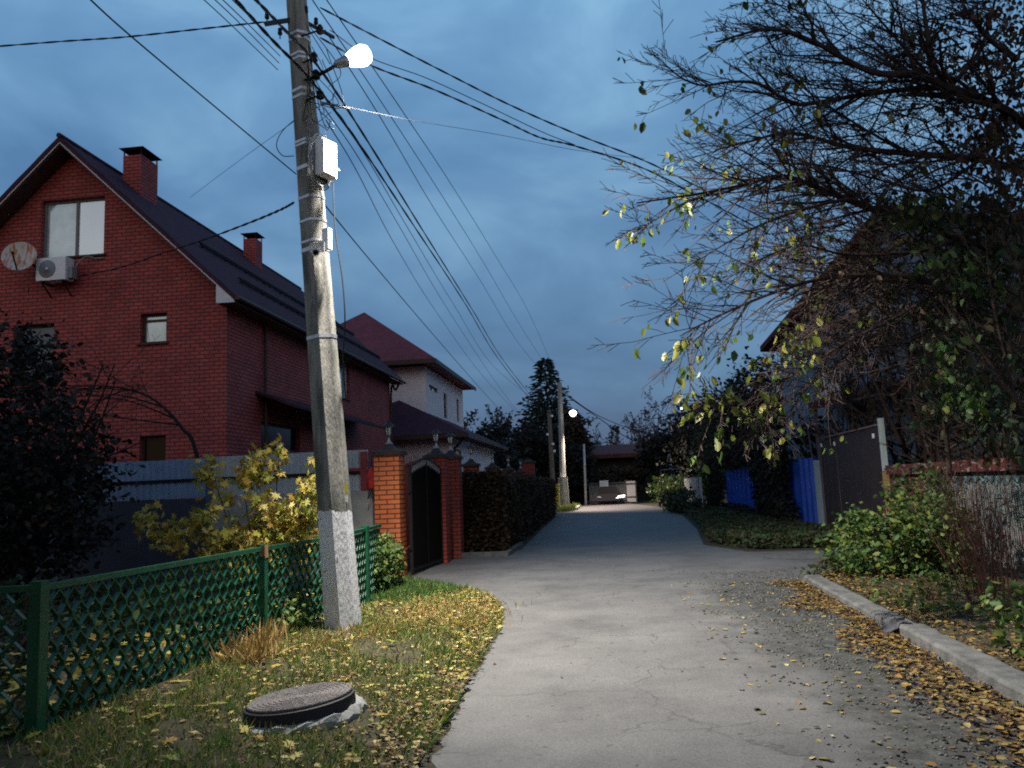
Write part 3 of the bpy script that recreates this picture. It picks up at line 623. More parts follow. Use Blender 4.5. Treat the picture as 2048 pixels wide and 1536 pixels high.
def pxw(x0, y0, x1, y1): a = AY(x0, y0, HY); b_ = AY(x1, y1, HY); return (a[0], b_[0], b_[2], a[2])
w_att = pxw(84, 402, 207, 508); w_small = pxw(281, 628, 332, 684); w_left = pxw(28, 652, 105, 758); w_low = pxw(279, 873, 331, 925); w_low = (w_low[0], w_low[1], 1.2, w_low[3])
wall = MB(); s_n = (slope, 1.); dd_ = RZ-.14+slope*RX
planes = [((slope, 1.), RZ-.14+slope*RX), ((-slope, 1.), RZ-.14-slope*RX)]
holed(wall, HX2, HX, 0, RZ, [w_att, w_small, w_left, w_low], frontp, .22, planes)
def sw(x0, y0, x1, y1): a = AX(x0, y0, HX); b_ = AX(x1, y1, HX); return (min(a[1], b_[1]), max(a[1], b_[1]), min(a[2], b_[2]), max(a[2], b_[2]))
w_side = sw(677, 712, 699, 800); w_sl = sw(522, 842, 600, 905)
wtop = RZ-.14-slope*(HX-RX)
holed(wall, HY, HYb, 0, wtop, [w_side, w_sl], sidep, .2)
wall.add([(HX, HYb, 0), (HX2, HYb, 0), (HX2, HYb, wtop), (RX, HYb, RZ-.14), (HX, HYb, wtop)], [(0, 1, 2, 3, 4)]).add([(HX2, HY, 0), (HX2, HYb, 0), (HX2, HYb, wtop), (HX2, HY, wtop)], [(0, 1, 2, 3)])
part('wall', wall, 'house_brick', H)
rY0, rY1 = 18.5, 35.3
LX = 2*RX-EX
roof = MB()
def roofpt(x, dz=0): return RZ-slope*abs(x-RX)+dz
nst = 26   # gentle tile ribs along the slope
for sgn in (1, -1):
    xs = [RX+sgn*(EX-RX)*i/12 for i in range(13)]
    ys = np.arange(rY0, rY1+.01, .24)
    vs = []; 
    for y_i, y in enumerate(ys):
        for i, x in enumerate(xs): vs.append((x, y, roofpt(x)+(.028 if y_i % 2 else 0)+(.012 if i % 2 else 0)))
    m_ = len(xs); fs = [(a*m_+i, a*m_+i+1, (a+1)*m_+i+1, (a+1)*m_+i)[::sgn] for a in range(len(ys)-1) for i in range(m_-1)]
    roof.add(vs, fs)
    xe = xs[-1]
    roof.add([(RX, rY0, RZ-.003), (xe, rY0, roofpt(xe)-.003), (xe, rY0, roofpt(xe)-.13), (RX, rY0, RZ-.13)], [(0, 1, 2, 3)]).add([(xe, rY0, roofpt(xe)-.003), (xe, rY1, roofpt(xe)-.003), (xe, rY1, roofpt(xe)-.13), (xe, rY0, roofpt(xe)-.13)], [(0, 1, 2, 3)])
    roof.add([(RX, rY0, RZ-.13), (xe, rY0, roofpt(xe)-.13), (xe, rY1, roofpt(xe)-.13), (RX, rY1, RZ-.13)], [(0, 1, 2, 3)])
rf = part('roof', roof, 'roof_tin', H)
part('ridge_cap', MB().tube([(RX, rY0-.02, RZ+.02), (RX, rY1, RZ+.02)], .07, 8), 'roof_tin', rf)
for x in (-11.2, -10.0):
    g_ = MB().tube([(x, rY0+2.5, roofpt(x)+.14), (x, rY1-.2, roofpt(x)+.14)], .03, 6).tube([(x+.05, rY0+2.5, roofpt(x)+.05), (x+.05, rY1-.2, roofpt(x)+.05)], .03, 6)
    for y in np.arange(rY0+2.7, rY1, 1.4): g_.bar((x, y, roofpt(x)), (x, y, roofpt(x)+.17), .03)
    part('snow_guard', g_, 'black_metal', rf)
tr_ = MB()
for sgn in (1, -1):
    a = np.array((RX, rY0+.04, RZ-.16)); x = RX+sgn*(EX-RX-.05); b_ = np.array((x, rY0+.04, roofpt(x)-.16)); tr_.bar(a, b_, .02, .032)
part('verge_trim', tr_, 'white_trim', H)
# boxed eave end (white triangle) and soffits
e0 = EX-.03; sf = MB().poly3([(HX+.003, rY0+.02, roofpt(HX)-.17), (e0, rY0+.02, roofpt(e0)-.15), (e0, rY0+.02, EZ-.17), (HX+.003, rY0+.02, EZ-.17)], (0, .04, 0))
part('eave_box', sf, 'white_trim', H)
part('soffit', MB().box(HX+.003, e0, rY0+.065, rY1, EZ-.17, EZ-.14).poly3([(HX2, rY0+.07, roofpt(HX2)-.2), (RX, rY0+.07, RZ-.2), (HX-.05, rY0+.07, roofpt(HX-.05)-.2), (HX-.05, rY0+.07, roofpt(HX-.05)-.23), (RX, rY0+.07, RZ-.23), (HX2, rY0+.07, roofpt(HX2)-.23)], (0, HY-rY0-.08, 0)), 'frame_brown', H)
gut = MB().tube([(EX+.06, rY0, EZ-.06), (EX+.06, rY1, EZ-.1)], .06, 8).tube(spline([(EX+.05, 34.5, EZ-.1), (HX+.3, 34.6, EZ-.5), (HX+.08, 34.6, EZ-.7), (HX+.08, 34.6, .3)], 4), .05, 8).tube([(HX+.08, 21.3, EZ-.2), (HX+.08, 21.3, .3)], .045, 8)
part('gutter', gut, 'frame_brown', H)
def window(parent, hole, to3, depth, panes, fmat='frame_grey', split=(), sill=True, top=None, fw=.06, n='window'):
    a, b_, c, d = hole; fm = MB()
    def bx(m, u0, u1, z0, z1, d0, d1):
        P_ = [to3(u, z, q_) for q_ in (d0, d1) for u, z in ((u0, z0), (u1, z0), (u1, z1), (u0, z1))]
        m.add(P_, [(3, 2, 1, 0), (4, 5, 6, 7), (0, 1, 5, 4), (1, 2, 6, 5), (2, 3, 7, 6), (3, 0, 4, 7)])
    e = .002
    bx(fm, a+e, b_-e, c+e, c+fw, depth-.07, depth); bx(fm, a+e, b_-e, d-fw, d-e, depth-.07, depth); bx(fm, a+e, a+fw, c+fw, d-fw, depth-.07, depth); bx(fm, b_-fw, b_-e, c+fw, d-fw, depth-.07, depth)
    es = [a+fw]+[a+(b_-a)*s for s in split]+[b_-fw]
    for s in split: u = a+(b_-a)*s; bx(fm, u-.035, u+.035, c+fw, d-fw, depth-.065, depth)
    if top: z = c+(d-c)*top; bx(fm, a+fw, b_-fw, z-.03, z+.03, depth-.066, depth)
    w = part(n, fm, fmat, parent)
    for i in range(len(es)-1):
        pmb = MB(); bx(pmb, es[i], es[i+1], c+fw, d-fw, depth-.03, depth+.0-.01); part('pane', pmb, panes[i % len(panes)], w)
    if sill: sm_ = MB(); bx(sm_, a-.08, b_+.08, c-.045, c-.002, -.07, .0-.002); part('sill', sm_, 'frame_brown', w)
    return w
window(H, w_att, frontp, .20, ['curtain', 'curtain_bright'], split=(.52,))
window(H, w_small, frontp, .20, ['curtain'], 'frame_brown', top=.78)
window(H, w_left, frontp, .20, ['dark_glass'], 'frame_brown')
window(H, w_low, frontp, .20, ['black_glass'], 'frame_brown', sill=False)
window(H, w_side, sidep, .18, ['curtain', 'dark_glass'], 'white_trim', top=.7)
window(H, w_sl, sidep, .18, ['black_glass'], 'frame_brown')
part('side_canopy', MB().poly3([(HX+.002, 20.8, 4.55), (HX+1.1, 20.8, 4.1), (HX+1.1, 20.8, 4.02), (HX+.002, 20.8, 4.47)], (0, 9, 0)), 'roof_tin', H)
part('air_intake', MB().box(HX+.002, HX+.28, 27.2, 27.9, 2.95, 3.1), 'plastic_white', H)
def chimney(px, pyb, X, wx, wy, ztop):
    d = AX(px, pyb, X); y = d[1]; zb = roofpt(X+wx/2)-.3
    c_ = part('chimney', MB().box(X-wx/2, X+wx/2, y, y+wy, zb, ztop), 'house_brick', H)
    k = MB()
    for sx in (X-wx/2+.02, X+wx/2-.02):
        for sy in (y+.02, y+wy-.02): k.bar((sx, sy, ztop), (sx*1, sy, ztop+.22), .03)
    k.add([(X-wx/2-.1, y-.1, ztop+.2), (X+wx/2+.1, y-.1, ztop+.2), (X+wx/2+.1, y+wy+.1, ztop+.2), (X-wx/2-.1, y+wy+.1, ztop+.2), (X-.05, y+wy/2-.05, ztop+.3), (X+.05, y+wy/2-.05, ztop+.3), (X+.05, y+wy/2+.05, ztop+.3), (X-.05, y+wy/2+.05, ztop+.3)], [(3, 2, 1, 0), (4, 5, 6, 7), (0, 1, 5, 4), (1, 2, 6, 5), (2, 3, 7, 6), (3, 0, 4, 7)])
    part('chimney_cap', k, 'black_metal', c_)
    return y
CX = -13.05; cy1 = AX(266, 350, CX)[1]; chimney(264, 350, CX, .56, .85, AX(276, 318, CX)[2])
CX2 = -13.2; chimney(499, 500, CX2, .5, .6, AX(512, 486, CX2)[2])
# AC and dish
a0 = AY(73, 517, 18.62); a1_ = AY(130, 515, 18.62); a2_ = AY(73, 562, 18.62)
ac = thing('air_conditioner', 'white outdoor air conditioner unit on the brick gable below the attic window', 'air conditioner', ((a0[0]+a1_[0])/2, 18.8, a2_[2]))
X0, X1, Z0, Z1 = a0[0], a1_[0]+.02, a2_[2], a0[2]
part('body', MB().box(X0, X1, 18.62, 18.95, Z0, Z1), 'plastic_white', ac)
fc = np.array([X0+.31, 18.615, (Z0+Z1)/2]); yf = (np.array([1., 0, 0]), np.array([0, 0, 1.]), np.array([0, -1., 0]))
part('fan_grille', MB().lathe([(.225, -.003), (.235, .006), (.22, .012), (.05, .012), (.05, .018), (.01, .02)], fc, 28, yf), 'plastic_grey', ac, True)
part('fan_hub', MB().lathe([(.035, .02), (.03, .03), (.01, .034)], fc, 12, yf), 'plastic_white', ac)
part('pipe_cover', MB().box(X1+.002, X1+.13, 18.7, 18.9, Z0+.05, Z0+.35).tube(spline([(X1+.1, 18.8, Z0+.3), (X1+.3, 18.95, Z1+.05), (X1+.55, 19.03, Z1+.02), (w_att[1]+.05, 19.05, w_att[2]-.12)], 5), .02, 6), 'plastic_grey', ac)
for x_ in (X0+.12, X1-.12): part('bracket', MB().box(x_-.02, x_+.02, 18.65, 19.09, Z0-.05, Z0-.002).bar((x_, 18.7, Z0-.05), (x_, 19.08, Z0-.35), .03), 'dark_metal', ac)
dcen = AY(38, 512, 18.35); dish = thing('satellite_dish', 'round rust streaked satellite dish on the brick gable left of the air conditioner', 'satellite dish', dcen)
nd = np.array([.30, -.93, .22]); nd /= np.linalg.norm(nd); da_ = np.cross((0, 0, 1), nd); da_ /= np.linalg.norm(da_); db_ = np.cross(nd, da_)
part('reflector', MB().lathe([(.02, -.095), (.2, -.072), (.32, -.03), (.405, .0), (.415, .004), (.415, -.008), (.3, -.05), (.1, -.1), (.02, -.105)], dcen, 32, (da_, db_, nd)), 'dish_white', dish, True)
part('feed_arm', MB().bar(dcen-db_*.4, dcen+nd*.42-db_*.12, .03).lathe([(.03, 0), (.035, .06), (.02, .1)], dcen+nd*.42-db_*.12, 10, (da_, db_, -nd)), 'dark_metal', dish)
part('mount', MB().bar(dcen-nd*.1, dcen+np.array([-.05, .74, -.1]), .05).bar(dcen+np.array([-.05, .7, -.4]), dcen+np.array([-.05, .7, .2]), .05), 'dark_metal', dish)

# ================================================================== WHITE HOUSE
Wh = thing('white_house', 'two storey white plastered house with red hipped tile roof beyond the brick house', 'house', (-13, 45, 0))
X1_, Y0_, Y1_ = -9., 40.1, 51.1; X0_ = -17.5; EZ2 = 8.05
wm = MB()
def ws(x0, y0, x1, y1, X=X1_): a = AX(x0, y0, X); b_ = AX(x1, y1, X); return (min(a[1], b_[1]), max(a[1], b_[1]), min(a[2], b_[2]), max(a[2], b_[2]))
h1 = ws(858, 768, 876, 788); h2 = ws(887, 785, 895, 838); h3 = ws(913, 797, 919, 845)
def s2p(u, z, d): return (X1_-d, u, z)
holed(wm, Y0_, Y1_, 0, EZ2, [h1, h2, h3], s2p, .18)
wm.add([(X0_, Y0_, 0), (X1_, Y0_, 0), (X1_, Y0_, EZ2), (X0_, Y0_, EZ2)], [(0, 1, 2, 3)]).add([(X0_, Y1_, 0), (X1_, Y1_, 0), (X1_, Y1_, EZ2), (X0_, Y1_, EZ2)], [(3, 2, 1, 0)]).add([(X0_, Y0_, 0), (X0_, Y1_, 0), (X0_, Y1_, EZ2), (X0_, Y0_, EZ2)], [(0, 1, 2, 3)])
part('wall', wm, 'plaster', Wh)
window(Wh, h1, s2p, .16, ['dark_glass', 'curtain'], 'frame_brown', split=(.5,), sill=False)
window(Wh, h2, s2p, .16, ['black_glass'], 'frame_brown', sill=False, top=.7); window(Wh, h3, s2p, .16, ['black_glass'], 'frame_brown', sill=False)
def hip(mb, x0, x1, y0, y1, z, h, inset=None, t=.15):
    xm = (x0+x1)/2; k = (x1-x0)/2 if inset is None else inset
    v = [(x0, y0, z), (x1, y0, z), (x1, y1, z), (x0, y1, z), (xm, y0+k, z+h), (xm, y1-k, z+h)]+[(x0, y0, z-t), (x1, y0, z-t), (x1, y1, z-t), (x0, y1, z-t)]
    mb.add(v, [(0, 1, 4), (1, 2, 5, 4), (2, 3, 5), (3, 0, 4, 5), (6, 9, 8, 7), (0, 6, 7, 1), (1, 7, 8, 2), (2, 8, 9, 3), (3, 9, 6, 0)])
rz = AY(704, 632, 44.4)[2]
rf2 = MB(); hip(rf2, X0_-.8, X1_+.75, Y0_-.95, Y1_+.6, EZ2+.22, rz-EZ2-.2, 4.6)
r2 = part('roof', rf2, 'roof_red', Wh)
part('fascia', MB().box(X0_-.85, X1_+.8, Y0_-1.0, Y0_-.96, EZ2-.02, EZ2+.2).box(X1_+.76, X1_+.8, Y0_-.95, Y1_+.65, EZ2-.02, EZ2+.2), 'frame_brown', r2)
# lower wing with its own skirt roof
lw = MB().box(-13.5, -6.9, 36.3, 49.5, 0, 4.0); part('lower_wing', lw, 'plaster', Wh)
lr = MB(); hip(lr, -14.4, -6.1, 35.4, 50.3, 4.15, 2.1, 4.1); r3 = part('lower_roof', lr, 'roof_tin', Wh)
part('fascia', MB().box(-14.4, -6.05, 35.32, 35.38, 3.95, 4.12).box(-6.08, -6.04, 35.4, 50.3, 3.95, 4.12), 'frame_brown', r3)
a = AX(908, 870, -6.9); b_ = AX(921, 915, -6.9)
wl = part('window', MB().box(-6.9+.002, -6.86, a[1], b_[1], 1.6, 3.5), 'frame_brown', Wh); part('pane', MB().box(-6.858, -6.85, a[1]+.1, b_[1]-.1, 1.7, 3.4), 'dark_glass', wl)
a = AY(875, 885, 36.3)
wl = part('window', MB().box(-8.0, -7.2, 36.25, 36.298, 2.2, 3.3), 'frame_brown', Wh); part('pane', MB().box(-7.95, -7.25, 36.23, 36.248, 2.25, 3.25), 'dark_glass', wl)
part('downpipe', MB().tube(spline([(-6.2, 35.6, 4.), (-6.7, 36.1, 3.6), (-6.85, 36.2, 3.2), (-6.85, 36.22, .2)], 4), .06, 8), 'frame_brown', Wh)
part('downpipe', MB().tube(spline([(-10.2, 35.5, 4.), (-10.1, 36.1, 3.6), (-10.4, 36.2, 2.9), (-11.2, 36.2, 2.5)], 4), .06, 8), 'frame_brown', Wh)
part('porch_awning', MB().poly3([(-6.2, 37.5, 2.75), (-4.7, 37.5, 2.45), (-4.7, 37.5, 2.4), (-6.2, 37.5, 2.7)], (0, 4.5, 0)), 'white_trim', Wh)

# ================================================================== LEFT METAL FENCE ON CONCRETE WALL
FY = 15.55
fen = thing('metal_fence', 'blue grey corrugated sheet fence on a low concrete wall in front of the brick house', 'fence', (-9, FY, 0))
part('base_wall', MB().box(-8.0, -4.62, FY, FY+.16, 0, 1.66), 'concrete', fen)
part('base_wall', MB().box(-17, -8.04, FY, FY+.16, 0, 1.66), 'shaded_wall', fen)  # wall left of the post: lamp falloff painted in as a darker colour
def corrug(mb, p0, p1, z0, z1, n, amp=.018, zt=None):
    p0, p1 = np.array(p0, float), np.array(p1, float); d = p1-p0; nn = np.array([-d[1], d[0]])/np.linalg.norm(d)
    pf = [(0, 0), (.35, 0), (.45, 1), (.9, 1), (1., 0)]; A = []
    for k in range(n):
        for t, h in pf[:-1]: A.append((p0+d*(k+t)/n+nn*h*amp))
    A.append(p1)
    m_ = len(A); vs = [(a[0], a[1], z0) for a in A]+[(a[0], a[1], z1) for a in A]+[(a[0]+nn[0]*.003, a[1]+nn[1]*.003, z0) for a in A]+[(a[0]+nn[0]*.003, a[1]+nn[1]*.003, z1) for a in A]
    fs = [(i, i+1, m_+i+1, m_+i) for i in range(m_-1)]+[(2*m_+i+1, 2*m_+i, 3*m_+i, 3*m_+i+1) for i in range(m_-1)]+[(m_+i, m_+i+1, 3*m_+i+1, 3*m_+i) for i in range(m_-1)]
    mb.add(vs, fs)
xs = [-4.66, -8.02, -11.4, -14.8, -17]
for i in range(4):
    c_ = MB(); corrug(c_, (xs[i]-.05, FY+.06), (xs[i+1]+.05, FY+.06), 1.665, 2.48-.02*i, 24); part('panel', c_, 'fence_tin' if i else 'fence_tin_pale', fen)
for x in xs[1:4]: part('post', MB().box(x-.05, x+.05, FY-.05, FY-.002, 0, 2.5), 'fence_tin_dark', fen)
part('rail', MB().box(-17, -4.7, FY+.005, FY+.038, 2.0, 2.06), 'black_metal', fen)
part('trim', MB().box(-4.86, -4.72, FY+.0, FY+.03, 1.67, 2.44).box(-5.3, -4.862, FY+.0, FY+.03, 2.06, 2.12), 'fence_tin_red', fen)

# ================================================================== BRICK PILLARS, GATE, LANTERNS
def pillar(x0, x1, y0, y1, h, label, mat, cat='pillar', group='brick gate and fence pillars'):
    r = thing('brick_pillar', label, cat, ((x0+x1)/2, (y0+y1)/2, 0), group)
    part('shaft', MB().box(x0, x1, y0, y1, 0, h), mat, r)
    cx_, cy_ = (x0+x1)/2, (y0+y1)/2; hw = (x1-x0)/2*1.18
    c_ = MB().box(cx_-hw, cx_+hw, cy_-hw, cy_+hw, h, h+.045)
    prof = [(hw*1.0, .045), (hw*1.0, .07), (hw*.72, .095), (hw*.45, .135), (hw*.28, .19), (hw*.22, .22)]
    vs = [(cx_+sx*r_, cy_+sy*r_, h+z+.001) for r_, z in prof for sx, sy in ((-1, -1), (1, -1), (1, 1), (-1, 1))]
    c_.add(vs, [(4*i+k, 4*i+(k+1) % 4, 4*i+4+(k+1) % 4, 4*i+4+k) for i in range(len(prof)-1) for k in range(4)]+[tuple(range(4*len(prof)-4, 4*len(prof)))])
    part('cap', c_, 'cap_metal', r); return r, (cx_, cy_, h+.22)
def make_lantern(loc, label):
    r = thing('lantern', label, 'lantern', loc, 'garden lanterns on the pillar caps'); x, y, z = loc
    part('stand', MB().lathe([(.085, 0), (.05, .03), (.028, .08), (.02, .12), (.035, .13), (.02, .15), (.045, .165), (.075, .175)], (x, y, z), 12), 'galvanised', r)
    part('glass', MB().lathe([(.05, .18), (.078, .34)], (x, y, z), 6), 'lantern_glass', r)
    fr_ = MB()
    for k in range(6):
        t = 2*math.pi*(k+.5)/6; fr_.bar((x+.055*math.cos(t), y+.055*math.sin(t), z+.175), (x+.086*math.cos(t), y+.086*math.sin(t), z+.345), .012)
    part('frame', fr_, 'black_metal', r)
    part('roof', MB().lathe([(.13, .342), (.125, .355), (.06, .41), (.025, .44), (.03, .455), (.008, .49)], (x, y, z), 12), 'dark_metal', r)
    return r
pm('lantern_glass', (.75, .75, .72), None, rough=.2, spec=.6, trans=.4)
p1x0, p1x1 = AY(749, 1000, 15.25)[0], AY(799, 1000, 15.25)[0]
_, t1 = pillar(p1x0, p1x1, 15.25, 15.73, 2.34, 'bright orange brick gate pillar nearest the lamp, left of the black wicket gate', 'pillar_brick')
LN = make_lantern(t1, 'garden lantern on top of the orange brick gate pillar')
X2 = p1x1+.0
p2 = pillar(-4.03, -3.6, 17.75, 18.18, 2.34, 'dark red brick pillar on the far side of the black wicket gate', 'old_brick')[1]
p3 = pillar(-3.93, -3.5, 18.95, 19.38, 2.34, 'brick pillar at the near end of the hedge, just past the wicket gate', 'old_brick')[1]
dup(LN, p2, 'lantern on the dark pillar on the far side of the wicket gate'); dup(LN, p3, 'lantern on the pillar at the near end of the hedge')
ords = ['first', 'second', 'third', 'fourth', 'fifth']
yy = [23.5, 28., 32.7, 37.5]
for i, y in enumerate(yy):
    t_ = pillar(-4.2, -3.78, y, y+.42, 2.28, 'low lit brick fence pillar behind the hedge, %s one beyond the gate' % ords[i], 'old_brick')[1]
    dup(LN, t_, 'lantern above the hedge, %s one beyond the gate' % ords[i])
pillar(-4.3, -3.7, 41.5, 42.1, 2.85, 'tall brick pillar at the far end of the hedge', 'old_brick')
bf = thing('brick_fence', 'low dark red brick wall between the pillars behind the hedge', 'wall', (-4, 31, 0))
part('wall', MB().box(-4.12, -3.87, 19.4, 23.48, 0, 2.0).box(-4.12, -3.87, 23.94, 27.98, 0, 2.0).box(-4.12, -3.87, 28.44, 32.68, 0, 2.0).box(-4.12, -3.87, 33.14, 37.48, 0, 2.0).box(-4.12, -3.87, 37.94, 41.48, 0, 2.0), 'old_brick', bf)
part('coping', MB().box(-4.2, -3.8, 19.4, 23.48, 2.002, 2.08).box(-4.2, -3.8, 23.94, 27.98, 2.002, 2.08).box(-4.2, -3.8, 28.44, 32.68, 2.002, 2.08).box(-4.2, -3.8, 33.14, 37.48, 2.002, 2.08).box(-4.2, -3.8, 37.94, 41.48, 2.002, 2.08), 'roof_tin', bf)
# wicket gate
ga, gb = np.array((-3.86, 15.55, 0)), np.array((-3.70, 17.72, 0)); gd = (gb-ga)/np.linalg.norm(gb-ga); gl = np.linalg.norm(gb-ga)
gate = thing('iron_gate', 'black wrought iron wicket gate with an arched ornamental top between brick pillars', 'gate', ga)
def gp(t, z, o=0): return ga+gd*t+np.array([gd[1], -gd[0], 0])*o+np.array([0, 0, z])
def arch(t): s = abs(t/gl*2-1); return 2.10+.20*(1-s**1.3)
f_ = MB().bar(gp(.03, .04), gp(.03, arch(.03)), .06).bar(gp(gl-.03, .04), gp(gl-.03, arch(gl-.03)), .06).bar(gp(gl/2, .04), gp(gl/2, arch(gl/2)-.02), .05).bar(gp(.06, .1), gp(gl-.06, .1), .05)
T_ = np.linspace(.03, gl-.03, 15); f_.tube([gp(t, arch(t)) for t in T_], .028, 6).tube([gp(t, arch(t)-.16) for t in T_], .02, 6)
part('frame', f_, 'black_metal', gate)
part('leaf_panel', MB().add([gp(t, z, o) for o in (-.01, .01) for t in T_ for z in (.12, arch(t)-.17)], [(2*i, 2*i+2, 2*i+3, 2*i+1) for i in range(14)]+[(30+2*i+1, 30+2*i+3, 30+2*i+2, 30+2*i) for i in range(14)]+[(2*i+1, 2*i+3, 30+2*i+3, 30+2*i+1) for i in range(14)]), 'gate_black', gate)
sl = MB()
for t in np.linspace(.12, gl-.12, 20): sl.bar(gp(t, .12, .02), gp(t, arch(t)-.17, .02), .018)
part('slats', sl, 'gate_black', gate)
orn = MB()
for t in np.linspace(.12, gl-.12, 13):
    z = arch(t)-.08; orn.tube([gp(t+.045*math.cos(a), z+.06*math.sin(a), .015) for a in np.linspace(0, 2*math.pi, 11)], .009, 4)
part('ornament', orn, 'frame_grey', gate)
part('hinge', MB().bar(gp(-.05, .5), gp(.05, .5), .04).bar(gp(-.05, 1.6), gp(.05, 1.6), .04), 'black_metal', gate)
# red arched yard gate behind
yg = thing('spiked_gate', 'red brown arched yard gate topped with a row of spikes behind the wicket gate', 'gate', (-5.3, 19.6, 0))
A = AY(800, 930, 19.6); B = AY(873, 930, 19.6); xa, xb = A[0], B[0]; pn = MB(); T_ = np.linspace(0, 1, 13)
def ag(t): return AY(836, 921, 19.6)[2]-.16*(2*t-1)**2
pn.add([(xa+(xb-xa)*t, 19.6+o, z) for o in (0, .03) for t in T_ for z in (.1, ag(t))], [(2*i, 2*i+2, 2*i+3, 2*i+1) for i in range(12)]+[(26+2*i+1, 26+2*i+3, 26+2*i+2, 26+2*i) for i in range(12)]+[(2*i+1, 2*i+3, 26+2*i+3, 26+2*i+1) for i in range(12)]); part('panel', pn, 'fence_tin_red', yg)
sk = MB()
for t in np.linspace(.02, .98, 17): sk.bar((xa+(xb-xa)*t, 19.58, ag(t)-.1), (xa+(xb-xa)*t, 19.58, ag(t)+.13), .014)
part('spikes', sk, 'fence_tin_red', yg)
# red bag hanging by pillar
c_ = AY(742, 955, 15.38); bag = thing('hanging_bag', 'crumpled red plastic bag hanging on the left side of the orange pillar', 'bag', c_)
rr = random.Random(9); mb = MB(); n = 10
prof = [(.02, .20), (.05, .15), (.09, .02), (.10, -.10), (.085, -.2), (.04, -.25)]
for r_, z in prof[::-1]:
    for k in range(n): t = 2*math.pi*k/n; q_ = r_*(1+rr.uniform(-.25, .25)); mb.v.append((c_[0]+q_*math.cos(t)*.9, c_[1]+q_*math.sin(t)*.6, c_[2]+z+rr.uniform(-.01, .01)))
mb.f = [(i*n+k, i*n+(k+1) % n, (i+1)*n+(k+1) % n, (i+1)*n+k) for i in range(5) for k in range(n)]+[tuple(range(n))[::-1], tuple(5*n+k for k in range(n))]
part('sack', mb, 'red_cloth', bag); part('strap', MB().tube(spline([c_+np.array([.0, -.06, -.2]), c_+np.array([-.05, -.08, -.42]), c_+np.array([.05, -.08, -.22])], 6), .008, 5).tube([c_+np.array([0, 0, .18]), c_+np.array([.03, -.02, .4]), c_+np.array([.12, -.02, .5])], .008, 5), 'cable', bag)

# ================================================================== GREEN MESH FENCE
def mesh_panel(mb, p0, p1, z0, z1, cw=.078, ch=.22, wgt=.012, dep=.034):
    # expanded-metal: wavy strands touching their neighbours
    p0, p1 = np.array(p0, float), np.array(p1, float); d = p1-p0; L_ = np.linalg.norm(d); d /= L_; nn = np.array([d[1], -d[0]]); n = int(L_/cw)
    for k in range(n+1):
        ph = k % 2; vs = []; z = z0; st = 0; pts = []
        while z < z1+1e-6:
            s = 1 if (st//2+ph) % 2 == 0 else -1
            pts.append((k*cw+s*cw*.5*.92, z)); z += ch*(.18 if st % 2 == 0 else .32); st += 1
        P3 = []
        for (t, zz) in pts: q_ = p0+d*min(max(t, 0), L_); P3.append(np.array([q_[0], q_[1], zz]))
        for a, b_ in zip(P3[:-1], P3[1:]): mb.bar(a, b_, wgt, dep, up=(nn[0], nn[1], .0))
    return mb
def mfence(name_label, pts, h, post_i, group='green mesh fence sections'):
    r = thing('mesh_fence', name_label, 'fence', (pts[0][0], pts[0][1], 0), group)
    for i in range(len(pts)-1):
        a, b_ = np.array(pts[i], float), np.array(pts[i+1], float); d = (b_-a)/np.linalg.norm(b_-a)
        part('mesh_panel', mesh_panel(MB(), a+d*.06, b_-d*.06, .02, h-.05), 'green_paint', r)
        part('top_rail', MB().bar((*(a+d*.03), h-.02), (*(b_-d*.03), h-.02), .045, .045), 'green_paint', r)
    for i in post_i:
        a = pts[i]; part('post', MB().box(a[0]-.045, a[0]+.045, a[1]-.045, a[1]+.045, 0, h+.03), 'green_paint', r)
    return r
hA = G(525, 1290)
ztop = lambda x, y, X: AX(x, y, X)
fA = (hA[0], hA[1]); f0 = (-3.98, 5.3); f00 = (-7.2, 5.0); fB = (-3.68, 10.25)
hh = AY(521, 1094, hA[1])[2]
mf1 = mfence('long green painted mesh fence left of the concrete pole', [f00, f0, fA, fB], hh, [0, 1, 2])
part('rusty_patch', MB().box(fA[0]+.047, fA[0]+.05, fA[1]-.044, fA[1]+.044, hh-.12, hh+.02).box(fA[0]-.01, fA[0]+.046, fA[1]-.05, fA[1]-.047, hh-.1, hh+.02), 'rust_bare', mf1)
part('post', MB().box(fB[0]-.012, fB[0]+.012, fB[1]-.02, fB[1]+.02, .0, hh), 'green_paint', mf1)
g0, g1, g2 = (-3.42, 10.55), G(733, 1215)[:2], (-3.62, 12.6)
mfence('short green mesh fence section right of the concrete pole, before the brick pillar', [g0, tuple(g1), g2], AY(735, 1056, g1[1])[2], [1])

# ================================================================== MANHOLE
mc = G(600, 1412, .12); mh = thing('manhole', 'raised round manhole with a rusty iron cover on a concrete collar in the grass', 'manhole', (mc[0], mc[1], 0))
tl = .09   # tilted
def ringpts(r, z, n=40, jit=0, rr=random.Random(4)): return [(mc[0]+r*math.cos(t)*(1+rr.uniform(-jit, jit)), mc[1]+r*math.sin(t)*(1+rr.uniform(-jit, jit)), z+r*math.cos(t)*tl+rr.uniform(-jit, jit)*.3) for t in np.linspace(0, 2*math.pi, n, endpoint=False)]
def stack(rings):
    m = MB(); n = len(rings[0])
    for r_ in rings: m.v += r_
    m.f = [(i*n+k, i*n+(k+1) % n, (i+1)*n+(k+1) % n, (i+1)*n+k) for i in range(len(rings)-1) for k in range(n)]+[tuple((len(rings)-1)*n+k for k in range(n))]; return m
part('collar', stack([ringpts(.47, -.05, jit=.06), ringpts(.46, .06, jit=.05), ringpts(.43, .09, jit=.04), ringpts(.3, .095)]), 'concrete', mh)
part('frame', stack([ringpts(.395, .07), ringpts(.385, .165), ringpts(.37, .17), ringpts(.36, .15)]), 'rim_rubber', mh)
cvr = [ringpts(.36, .165), ringpts(.365, .185), ringpts(.36, .192)]
